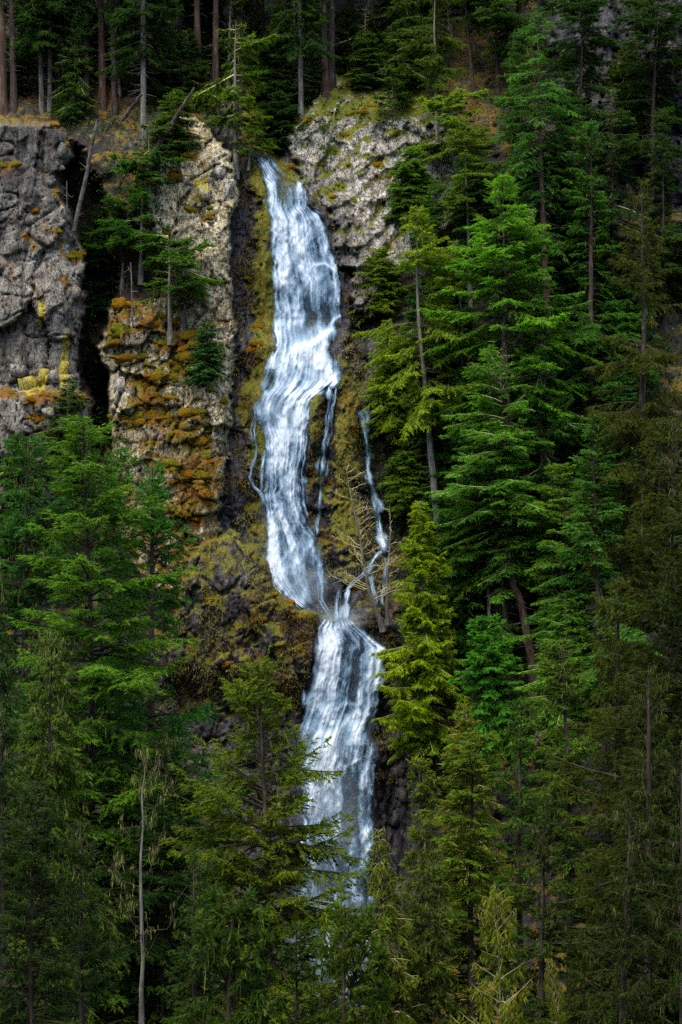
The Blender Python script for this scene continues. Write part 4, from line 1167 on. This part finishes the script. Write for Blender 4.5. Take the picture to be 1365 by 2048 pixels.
# --- foreground, left: needles of the outer trees darkened to paint in edge shade
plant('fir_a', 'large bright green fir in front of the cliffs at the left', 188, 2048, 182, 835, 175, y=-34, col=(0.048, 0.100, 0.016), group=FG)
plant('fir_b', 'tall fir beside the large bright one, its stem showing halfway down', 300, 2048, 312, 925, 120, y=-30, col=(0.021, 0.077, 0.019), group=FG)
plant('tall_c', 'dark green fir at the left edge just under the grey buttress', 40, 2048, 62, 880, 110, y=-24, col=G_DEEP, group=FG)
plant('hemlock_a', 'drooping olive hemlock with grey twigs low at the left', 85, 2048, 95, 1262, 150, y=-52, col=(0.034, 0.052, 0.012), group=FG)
plant('fir_e', 'fir with shade painted into its needles filling the bottom left corner', 20, 2048, 10, 1400, 130, y=-60, col=(0.011, 0.025, 0.007), group=FG)
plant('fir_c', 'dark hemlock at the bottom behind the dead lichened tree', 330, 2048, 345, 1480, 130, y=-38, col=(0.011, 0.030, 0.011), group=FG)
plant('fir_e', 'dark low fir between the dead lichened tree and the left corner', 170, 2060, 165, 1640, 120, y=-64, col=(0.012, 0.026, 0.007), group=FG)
# --- foreground, centre: greens of the low trees lowered to paint in bottom shade
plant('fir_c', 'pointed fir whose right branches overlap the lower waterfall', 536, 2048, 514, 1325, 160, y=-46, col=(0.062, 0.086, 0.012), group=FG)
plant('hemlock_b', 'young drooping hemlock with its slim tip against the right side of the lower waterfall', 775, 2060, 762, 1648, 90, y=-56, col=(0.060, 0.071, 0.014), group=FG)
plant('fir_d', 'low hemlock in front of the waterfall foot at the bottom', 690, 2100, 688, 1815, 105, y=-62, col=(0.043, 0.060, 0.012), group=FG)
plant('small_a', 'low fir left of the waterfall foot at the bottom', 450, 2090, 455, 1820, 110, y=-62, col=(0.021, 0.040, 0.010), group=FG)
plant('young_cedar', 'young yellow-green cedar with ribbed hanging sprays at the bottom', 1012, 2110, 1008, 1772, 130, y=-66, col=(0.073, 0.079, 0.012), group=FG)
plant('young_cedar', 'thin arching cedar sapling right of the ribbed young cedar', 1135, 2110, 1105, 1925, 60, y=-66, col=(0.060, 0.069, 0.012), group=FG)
# --- foreground, right: edge and bottom shade is put into the dark needle colours
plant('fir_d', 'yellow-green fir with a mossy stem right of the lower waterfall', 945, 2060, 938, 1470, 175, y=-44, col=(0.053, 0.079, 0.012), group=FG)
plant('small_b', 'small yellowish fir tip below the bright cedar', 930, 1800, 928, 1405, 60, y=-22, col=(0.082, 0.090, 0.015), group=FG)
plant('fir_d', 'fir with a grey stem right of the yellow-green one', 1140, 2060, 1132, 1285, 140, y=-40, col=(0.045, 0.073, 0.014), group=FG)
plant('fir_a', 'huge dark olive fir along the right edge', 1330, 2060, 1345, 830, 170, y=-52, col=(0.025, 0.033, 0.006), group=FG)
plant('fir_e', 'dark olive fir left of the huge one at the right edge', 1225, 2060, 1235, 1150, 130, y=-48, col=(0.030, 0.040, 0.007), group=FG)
plant('fir_e', 'fir with shade painted into its needles in the bottom right corner', 1250, 2080, 1265, 1600, 150, y=-66, col=(0.014, 0.022, 0.005), group=FG)
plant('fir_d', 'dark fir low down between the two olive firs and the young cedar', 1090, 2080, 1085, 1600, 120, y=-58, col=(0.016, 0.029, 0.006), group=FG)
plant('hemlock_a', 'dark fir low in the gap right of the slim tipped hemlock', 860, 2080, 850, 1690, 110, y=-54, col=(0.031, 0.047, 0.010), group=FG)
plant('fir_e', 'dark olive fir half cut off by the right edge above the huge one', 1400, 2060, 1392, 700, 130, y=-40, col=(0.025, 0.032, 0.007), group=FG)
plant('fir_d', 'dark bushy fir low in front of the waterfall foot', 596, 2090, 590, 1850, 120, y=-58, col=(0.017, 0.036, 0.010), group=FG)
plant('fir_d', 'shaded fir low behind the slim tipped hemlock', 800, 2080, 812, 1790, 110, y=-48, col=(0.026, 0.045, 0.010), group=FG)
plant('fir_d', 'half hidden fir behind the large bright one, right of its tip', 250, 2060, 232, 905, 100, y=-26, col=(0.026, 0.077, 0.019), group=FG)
plant('hemlock_a', 'dark hemlock at the very left edge halfway down', -20, 2060, -15, 1120, 120, y=-44, col=(0.014, 0.030, 0.009), group=FG)  # left-edge shade is part of this needle colour
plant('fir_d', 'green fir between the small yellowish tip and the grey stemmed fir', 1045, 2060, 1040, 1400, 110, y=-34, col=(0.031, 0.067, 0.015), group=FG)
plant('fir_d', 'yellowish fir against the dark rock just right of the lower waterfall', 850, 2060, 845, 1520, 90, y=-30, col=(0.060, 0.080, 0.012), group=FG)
plant('fir_a', 'solid fir darkened by painted shade filling the right edge below mid height', 1385, 2060, 1380, 1010, 150, y=-58, col=(0.018, 0.028, 0.006), group=FG)  # colour kept dark to imitate shade at the right edge
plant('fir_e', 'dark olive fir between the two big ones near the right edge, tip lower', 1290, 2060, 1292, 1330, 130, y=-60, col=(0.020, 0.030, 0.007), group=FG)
plant('fir_e', 'fir darkened by painted shade low at the right edge', 1365, 2080, 1362, 1480, 140, y=-68, col=(0.014, 0.022, 0.005), group=FG)
plant('fir_a', 'fir darkened by painted shade low at the left edge under the drooping hemlock', 60, 2080, 55, 1560, 130, y=-68, col=(0.016, 0.030, 0.008), group=FG)  # colour kept dark to imitate shade in the lower left
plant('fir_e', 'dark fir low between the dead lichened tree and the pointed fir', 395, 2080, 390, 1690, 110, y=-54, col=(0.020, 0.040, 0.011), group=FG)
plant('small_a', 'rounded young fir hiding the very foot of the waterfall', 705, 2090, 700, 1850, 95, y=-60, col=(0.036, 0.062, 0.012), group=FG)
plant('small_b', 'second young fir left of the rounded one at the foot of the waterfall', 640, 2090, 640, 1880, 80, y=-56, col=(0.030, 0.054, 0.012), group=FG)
# --- right slope
plant('cedar', 'bright yellow-green cone-shaped cedar beside the waterfall', 852, 1490, 846, 1000, 74, y=-5, col=(0.108, 0.148, 0.005), name='cedar_tree', cat='cedar')
plant('tall_a', 'tall yellow-tipped fir with a long bare leaning stem right of the falls', 882, 1130, 826, 415, 92, col=(0.104, 0.144, 0.016), dy=-2)
plant('tall_c', 'dense green fir right of the yellow-tipped one', 1000, 1180, 1012, 360, 110, col=(0.065, 0.152, 0.020), dy=-3)
plant('crooked', 'blue-green fir in front with a thick crooked reddish stem', 1072, 1375, 1066, 690, 112, col=(0.058, 0.136, 0.034), dy=-7.5, spin=0.0)
plant('tall_c', 'fir with a slim stem left of the crooked stemmed one', 1030, 1440, 975, 800, 85, col=(0.060, 0.141, 0.026), dy=-6)
plant('forest_b', 'fir with a long leaning bare stem high on the right slope', 1105, 812, 1072, 20, 75, col=G_BLUE, dy=-1)
plant('fir_d', 'dark blue-green fir under the dark cliff at the right', 1185, 930, 1180, 250, 95, col=(0.038, 0.098, 0.026))
plant('fir_e', 'olive fir at the right edge above the huge one', 1290, 1240, 1278, 360, 110, y=-14, col=(0.034, 0.037, 0.007))
plant('fir_d', 'blue-green fir behind the olive firs at mid height on the right', 1200, 1420, 1188, 830, 105, y=-16, col=G_BLUE)
plant('small_a', 'small rounded blue-green fir at the foot of the slim stems', 990, 1480, 978, 1240, 62, y=-13, col=(0.041, 0.130, 0.026))
plant('tall_b', 'reddish stemmed fir in shade behind the crooked stem', 1092, 1300, 1085, 640, 70, col=G_DEEP, dy=0)
plant('small_b', 'small bushy fir right of the crooked stem base', 1130, 1500, 1135, 1180, 70, y=-16, col=(0.058, 0.128, 0.026))
plant('ledge_b', 'small bright flat-topped fir on two dark stems above the pale rock face', 914, 350, 885, 190, 85, col=(0.095, 0.152, 0.013))
plant('small_b', 'dark young fir on top of the pale rock face', 728, 178, 730, 60, 40, col=(0.030, 0.062, 0.016))
plant('ledge_b', 'small ragged fir on the upper right corner of the pale rock face', 790, 240, 782, 130, 46, col=(0.034, 0.072, 0.018))
plant('small_a', 'green bush on the right end of the pale rock face', 822, 430, 822, 300, 48, col=(0.060, 0.118, 0.026), dy=-.5)
plant('small_a', 'low green bush hanging over the foot of the pale rock face', 760, 620, 764, 500, 40, col=(0.086, 0.128, 0.016), dy=-.8)
plant('small_b', 'yellow-green sapling beside the dark rock right of the upper falls', 790, 860, 772, 640, 45, col=(0.109, 0.152, 0.013), dy=-1)
plant('small_a', 'low bush under the tall bare leaning stem', 818, 1010, 818, 880, 42, col=(0.077, 0.122, 0.018), dy=-1)
plant('small_b', 'dark fir behind the bright cedar', 915, 1330, 920, 960, 70, col=G_DEEP)
plant('fir_d', 'green fir crowding behind the crooked stemmed one', 940, 1300, 930, 740, 90, col=(0.049, 0.122, 0.026))
plant('tall_a', 'mossy limbed fir above the pale rock face', 876, 330, 870, -60, 55, col=(0.046, 0.069, 0.016))
plant('forest_b', 'thick reddish leaning stem above the flat-topped fir', 947, 182, 920, -170, 60, col=(0.023, 0.047, 0.013))
plant('forest_a', 'slim fir stem right of the thick reddish leaning one', 998, 215, 985, -190, 70, col=(0.026, 0.056, 0.018))
plant('fir_d', 'blue-green fir left of the dark cliff', 1040, 480, 1045, 60, 90, col=(0.028, 0.067, 0.029))
plant('small_b', 'dark fir clinging to the dark cliff', 1260, 330, 1255, 90, 60, col=(0.031, 0.049, 0.013))
plant('fir_d', 'dark fir between the dark cliff foot and the olive firs', 1330, 640, 1325, 220, 80, col=(0.023, 0.047, 0.018))
plant('small_b', 'fir at the upper end of the pale rock face with bare limbs', 808, 190, 810, -40, 50, col=(0.033, 0.063, 0.016))
plant('small_b', 'short dead-looking slim fir alone in the dark gap at the right', 1175, 975, 1172, 800, 30, col=(0.039, 0.063, 0.022))
plant('tall_a', 'lacy pale green fir between the yellow-tipped and the dense one', 930, 1010, 915, 480, 75, col=(0.088, 0.129, 0.020), dy=-2.5)
plant('tall_b', 'feathery fir with a slim stem right of the dense green one', 1090, 1010, 1068, 420, 85, col=(0.052, 0.124, 0.024), dy=-2.5)
plant('tall_a', 'lichen-hung fir in front of the blue-green one', 985, 1330, 960, 905, 70, col=(0.081, 0.129, 0.026), dy=-4.5)
plant('tall_c', 'pale green fir leaning right above the grey stemmed fir', 1125, 1420, 1120, 930, 80, col=(0.070, 0.127, 0.022), dy=-5)
plant('tall_a', 'slender lacy fir on the brown slope above the yellow-tipped one', 940, 560, 930, 240, 60, col=(0.068, 0.103, 0.020), dy=-1)
plant('tall_c', 'slender dark fir left of the dark cliff foot', 1120, 520, 1122, 150, 70, col=(0.024, 0.060, 0.022), dy=-1)
plant('tall_b', 'dark fir screening the foot of the dark cliff', 1225, 620, 1222, 180, 80, col=(0.020, 0.046, 0.018), dy=-2)
plant('tall_c', 'dark fir against the dark cliff at the top right', 1305, 420, 1310, -40, 80, col=(0.016, 0.036, 0.014), dy=-2)
plant('tall_c', 'dark fir in front of the dark cliff below the top edge', 1165, 330, 1160, -60, 70, col=(0.018, 0.042, 0.016), dy=-2)

THICK = [(960, 470), (1130, 520), (880, 560), (1150, 640), (900, 690), (1120, 720), (1240, 760), (860, 780), (1150, 880), (890, 880), (1250, 930), (1130, 1010), (920, 1010), (1170, 1100), (1000, 1120), (900, 1180), (1165, 1200), (930, 1270), (1170, 1290), (1200, 1350)]
for i, (bu, bv) in enumerate(THICK):
    plant(['small_a', 'small_b', 'fir_d'][i % 3], 'bushy fir in the thicket of the right slope, %s counted down from the top' % ORD[i], bu, bv + 40, bu + 8 * ((i * 3) % 5 - 2), bv - 150 - 20 * (i % 4), 62 + 6 * ((i * 7) % 4),
          col=[(0.026, 0.075, 0.024), (0.034, 0.085, 0.020), (0.022, 0.072, 0.030)][(i * 2) % 3], group='bushy firs of the right slope', name='bushy_fir')

# --- left ledges
plant('ledge_a', 'windswept flat-crowned fir with a thick stem on the mossy ledge', 340, 672, 338, 470, 95, col=(0.036, 0.080, 0.022), dy=-.5)
plant('ledge_b', 'slimmer fir just right of the windswept one on the mossy ledge', 366, 662, 378, 470, 60, col=(0.034, 0.076, 0.020), dy=-.4)
plant('ledge_b', 'broad layered fir above the windswept one, under the fallen log', 282, 545, 285, 300, 85, col=(0.030, 0.085, 0.018), dy=-1)
plant('ledge_a', 'layered fir at the mouth of the dark gully', 245, 575, 250, 400, 70, col=(0.024, 0.074, 0.018), dy=-1.5)
plant('small_b', 'small blue-green fir growing on the orange moss buttress', 410, 765, 414, 640, 34, col=(0.022, 0.076, 0.036), dy=-.6)
plant('small_a', 'dark fir filling the gully beside the grey buttress', 205, 620, 205, 430, 60, col=(0.014, 0.044, 0.022))
plant('small_a', 'dark low fir deep in the gully bottom', 195, 840, 195, 690, 45, col=(0.007, 0.022, 0.012))
plant('ledge_b', 'yellow-green layered fir with a crooked root at the lip of the falls', 472, 330, 468, 40, 72, col=(0.052, 0.090, 0.012), dy=-1)
plant('ledge_b', 'low bright fir boughs overhanging the lip of the falls', 498, 330, 508, 225, 42, col=(0.062, 0.105, 0.010), dy=-1.2)
plant('small_a', 'dark scrub fir in the ravine above the lip', 560, 300, 560, 190, 45, col=(0.016, 0.040, 0.018))
plant('small_b', 'green fir at the left end of the pale rock face', 622, 200, 618, 80, 36, col=(0.030, 0.070, 0.018))
plant('small_b', 'bushy fir crowning the mossy buttress behind the fallen log', 350, 300, 352, 180, 50, col=(0.034, 0.062, 0.016))
plant('ledge_b', 'grey-green pine at the left of the fallen log', 300, 400, 296, 240, 60, col=(0.040, 0.070, 0.028), dy=-.8)
plant('small_a', 'small fir at the foot of the grey buttress', 40, 1080, 45, 880, 60, y=-3, col=(0.026, 0.066, 0.020))
plant('small_b', 'lichen-grey fir below the yellow lichen', 135, 940, 140, 760, 50, y=0.5, col=(0.040, 0.070, 0.030))
# --- forest above the cliffs: stems counted from the left edge, needles darkened to paint in shade
ROW = [(6, 225, -6, 'b'), (28, 222, 20, 'a'), (84, 228, 70, 'c'), (100, 226, 104, 'c'), (128, 215, 105, 'a'), (173, 232, 168, 'a'), (205, 215, 200, 'b'), (230, 225, 226, 'a'), (287, 285, 285, 'c'), (330, 160, 322, 'a'),
       (395, 195, 394, 'b'), (432, 208, 431, 'b'), (482, 190, 476, 'a'), (563, 140, 560, 'b'), (603, 238, 600, 'c'), (652, 190, 636, 'b'), (664, 170, 662, 'a'), (740, 130, 736, 'a'), (806, 128, 806, 'b'), (1040, 150, 1035, 'a')]
for i, (bu, bv, tu, k) in enumerate(ROW):
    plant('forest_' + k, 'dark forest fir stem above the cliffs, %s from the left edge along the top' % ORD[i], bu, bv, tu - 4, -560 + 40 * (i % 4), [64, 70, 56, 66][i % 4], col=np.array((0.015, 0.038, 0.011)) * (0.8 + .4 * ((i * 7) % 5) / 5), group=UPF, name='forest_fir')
for i, (bu, bv) in enumerate([(-60, 120), (60, 60), (150, 90), (250, 100), (310, 30), (360, 60), (440, 80), (520, 60), (600, 90), (700, 40), (850, 60), (900, 90)]):
    plant('forest_' + 'abc'[i % 3], 'shaded fir of the far forest row above the cliffs, %s from the left' % ORD[i], bu, bv, bu, -700, 75, col=(0.014, 0.036, 0.012), group='firs far back in the shaded forest', name='forest_fir')  # needle colour lowered to paint shade along the top

UND = [(30, 190), (70, 130), (120, 160), (150, 238), (195, 150), (240, 190), (265, 120), (310, 200), (355, 120), (375, 215), (415, 130), (455, 200), (515, 150), (545, 210), (590, 150), (625, 130), (690, 140), (735, 165), (775, 110), (845, 150)]
for i, (bu, bv) in enumerate(UND):
    hgt = 120 + 37 * ((i * 5) % 4)
    plant(['small_b', 'small_a', 'ledge_b'][i % 3], 'low shaded fir among the forest stems above the cliffs, %s from the left edge' % ORD[i], bu, bv, bu + 6 * ((i * 3) % 5 - 2), bv - hgt, 34 + 5 * ((i * 7) % 4),
          col=np.array((0.018, 0.040, 0.011)) * (.8 + .12 * ((i * 3) % 5)), group='low firs under the forest above the cliffs', name='understory_fir')

# ------------------------------------------------------------------ bare and dead trees, logs
def bare_tree(seed, path, r0, nb, bl, up, matname, sub=4, side=None, curl=0.0, fan=None):
    """limbs along a given stem (world points relative to the foot)"""
    rng = np.random.default_rng(seed)
    P = np.array(path, float)
    k = np.linspace(0, 1, 24); kk = np.linspace(0, 1, len(P))
    S = np.stack([np.interp(k, kk, P[:, i]) for i in range(3)], 1)
    S[:, 0] += 0.06 * vnoise(k * 9 + seed, k * 0, seed=seed); S[:, 1] += 0.06 * vnoise(k * 9, k * 0 + 3, seed=seed)
    g = Geo()
    V, F = tube(S, r0 * ((1 - k) ** 0.9 * .94 + .06) * (1 + .5 * np.exp(-k * 18)), 7, seed, .08)
    g.add(V, F, .5)
    trunk = g.mesh('trunk', [M['bark_grey']], True)
    limbs = []
    for i in range(nb):
        t = 0.22 + 0.76 * (i + rng.uniform(0, .8)) / nb
        o = np.array([np.interp(t, k, S[:, j]) for j in range(3)])
        a = rng.uniform(0, 6.283) if side is None else (math.pi * (side < 0) + rng.normal(0, .6))
        ln = bl * (1 - t * .72) * rng.uniform(.6, 1.15)
        s5 = np.linspace(0, 1, 7)
        bend = rng.normal(0, .18)
        LP = np.stack([o[0] + ln * s5 * math.cos(a + bend) , o[1] + ln * s5 * math.sin(a), o[2] + ln * (up * s5 + curl * s5 ** 2.4) + .07 * ln * vnoise(s5 * 4 + i, s5 * 0, seed=seed)], 1)
        if curl:
            LP[:, :2] = o[:2] + (LP[:, :2] - o[:2]) * (1 - .35 * s5[:, None] ** 2)
        gl = Geo()
        V, F = tube(LP, (0.012 + r0 * .16 * (1 - t * .6)) * (1 - .8 * s5), 4)
        gl.add(V, F, .5)
        for j in range(sub):
            q = rng.uniform(.25, .95)
            b = np.array([np.interp(q, s5, LP[:, c]) for c in range(3)])
            d = unit(unit(LP[-1] - LP[0]) + rng.normal(0, .7, 3) + np.array((0, 0, .25)))
            l2 = ln * rng.uniform(.15, .42) * (1.1 - q * .5)
            TP = b + d * (np.linspace(0, 1, 4) * l2)[:, None] + np.array((0, 0, .12)) * (np.linspace(0, 1, 4) ** 2 * l2)[:, None]
            V, F = tube(TP, 0.026 * (1 - .7 * np.linspace(0, 1, 4)), 3)
            gl.add(V, F, .5)
        limbs.append(gl.mesh('branch', [M[matname]]))
    return trunk, limbs

def put_bare(name, label, cat, foot, stem, group=None, y=None, dy=-1.0, lich=0, **kw):
    y0 = (surf(*foot) + dy) if y is None else y
    B = at(foot[0], foot[1], y0)
    path = [at(u, v, y0 + ddy) - B for u, v, ddy in stem]
    e = bpy.data.objects.new(name, None)
    COL.objects.link(e); e.location = B
    tag(e, label, cat, group)
    tr, limbs = bare_tree(path=path, **kw)
    obj('trunk', tr, e)
    for l in limbs:
        obj('branch', l, e)
    if lich:
        rng = np.random.default_rng(3)
        n = lich * 6
        allv = np.concatenate([np.array([v.co for v in l.vertices]) for l in limbs])
        c = allv[rng.integers(0, len(allv), lich)]
        c = np.repeat(c, 6, 0) + rng.normal(0, .1, (n, 3))
        d = unit(np.stack([rng.normal(0, .2, n), rng.normal(0, .2, n), -np.ones(n)], 1)); w = unit(np.cross(d, rng.normal(0, 1, (n, 3))))
        g = Geo(); V, F = leaves(c, d, w, rng.uniform(.12, .5, n), rng.uniform(.015, .035, n))
        g.add(V, F, np.repeat(np.clip(rng.normal(.55, .25, n), 0, 1), 4))
        obj('hanging_lichen', g.mesh('hanging_lichen', [M['lichen']]), e)['kind'] = 'stuff'
    return e

put_bare('bare_tree', 'leafless tree with pale mossy branches leaning in front of the side stream', 'bare tree', (768, 1262), [(768, 1262, 0.2), (752, 1215, -.3), (735, 1170, -.6), (722, 1090, -.9), (706, 1010, -1.0), (692, 925, -1.0)],
         dy=-1.6, seed=7, r0=.20, nb=40, bl=4.3, up=.42, matname='pale_limb', sub=7)
put_bare('bare_tree', 'slimmer leafless tree right of the side stream', 'bare tree', (776, 1250), [(776, 1250, 0.2), (774, 1190, -.1), (778, 1120, -.1), (783, 1060, -.1), (780, 1010, -.1)], dy=-1.4, seed=9, r0=.15, nb=20, bl=2.0, up=.35, matname='pale_limb', sub=4)
put_bare('dead_tree', 'dead lichen-hung tree with upswept curved limbs at the lower left', 'dead tree', (286, 2060), [(286, 2060, 0), (284, 1900, 0), (281, 1750, 0), (286, 1600, 0), (290, 1500, 0)], y=-58, seed=15, r0=.12, nb=22, bl=3.4, up=.06, matname='limb', sub=4, curl=.75, lich=130)

def log(label, a, b, r, dy=(-.6, -.6), cat='log', name='fallen_log', matname='bark_grey', y=None):
    ya = (surf(*a) if y is None else y) + dy[0]; yb = (surf(*b) if y is None else y) + dy[1]
    A, Bp = at(a[0], a[1], ya), at(b[0], b[1], yb)
    k = np.linspace(0, 1, 12)[:, None]
    Pth = (Bp - A) * k
    Pth += .5 * r * np.stack([vnoise(k[:, 0] * 4 + a[0], k[:, 0] * 0 + c_, seed=5) for c_ in (1, 2, 3)], 1) * np.sin(k * 3.14)
    g = Geo(); V, F = tube(Pth, r * (1 - .35 * k[:, 0]), 8, 3, .07); g.add(V, F, .5)
    # broken ends
    for c, rr in ((0, r), (11, r * .65)):
        n = 8; ring = V[c * 8:(c + 1) * 8]
        mid = ring.mean(0) + (Pth[c] - Pth[5]) / np.linalg.norm(Pth[c] - Pth[5]) * rr * .5
        g.add(np.concatenate([ring, mid[None]]), [[i, (i + 1) % 8, 8, 8] for i in range(0, 8)], .5)
    # stubs
    rng = np.random.default_rng(int(a[0]))
    for j in range(11):
        q = rng.uniform(.1, .95); o = Pth[0] + (Pth[-1] - Pth[0]) * q
        d = unit(rng.normal(0, 1, 3)); V2, F2 = tube(o + d * (np.linspace(0, 1, 3) * rng.uniform(.3, .9))[:, None], [.05, .035, .015], 4); g.add(V2, F2, .5)
    o = obj(name, g.mesh(name, [M[matname]]))
    o.location = A
    tag(o, label, cat)
    return o
log('long fallen log leaning across the top of the mossy buttress', (303, 312), (390, 175), .20, (0, 0), y=5.2, matname='bark')
log('short fallen log in the forest left of the long one', (244, 240), (284, 188), .22, (0, 0), y=9.0, matname='bark')
log('bare grey leaning snag standing on the ledge beside the grey buttress', (148, 462), (196, 240), .20, (-1.5, -3.0), 'snag', 'leaning_snag', 'dead_wood', y=6.0)
log('thin straight dead pole at the edge of the grey buttress', (135, 455), (134, 362), .06, (-1, -1), 'snag', 'dead_pole', 'dead_wood', y=5.0)
log('thin dead sapling on the mossy ledge top', (266, 655), (262, 525), .07, (-.6, -.6), 'snag', 'dead_pole', 'dead_wood', y=2.6)
log('slanting dead pole in the dark forest left of the big double stem', (418, 150), (400, 75), .12, (-.5, -.5), 'snag', 'leaning_snag', 'dead_wood')
log('short log lying behind the lip fir', (432, 172), (468, 192), .22, (-.8, -.8))
log('pale broken snag at the middle of the right slope', (1108, 810), (1096, 745), .28, (-1.2, -1.2), 'snag', 'broken_snag', 'dead_wood')
log('orange broken stump among the right foreground firs', (1074, 1490), (1075, 1462), .12, (0, 0), 'stump', 'broken_stump', 'bark_red', y=-47)
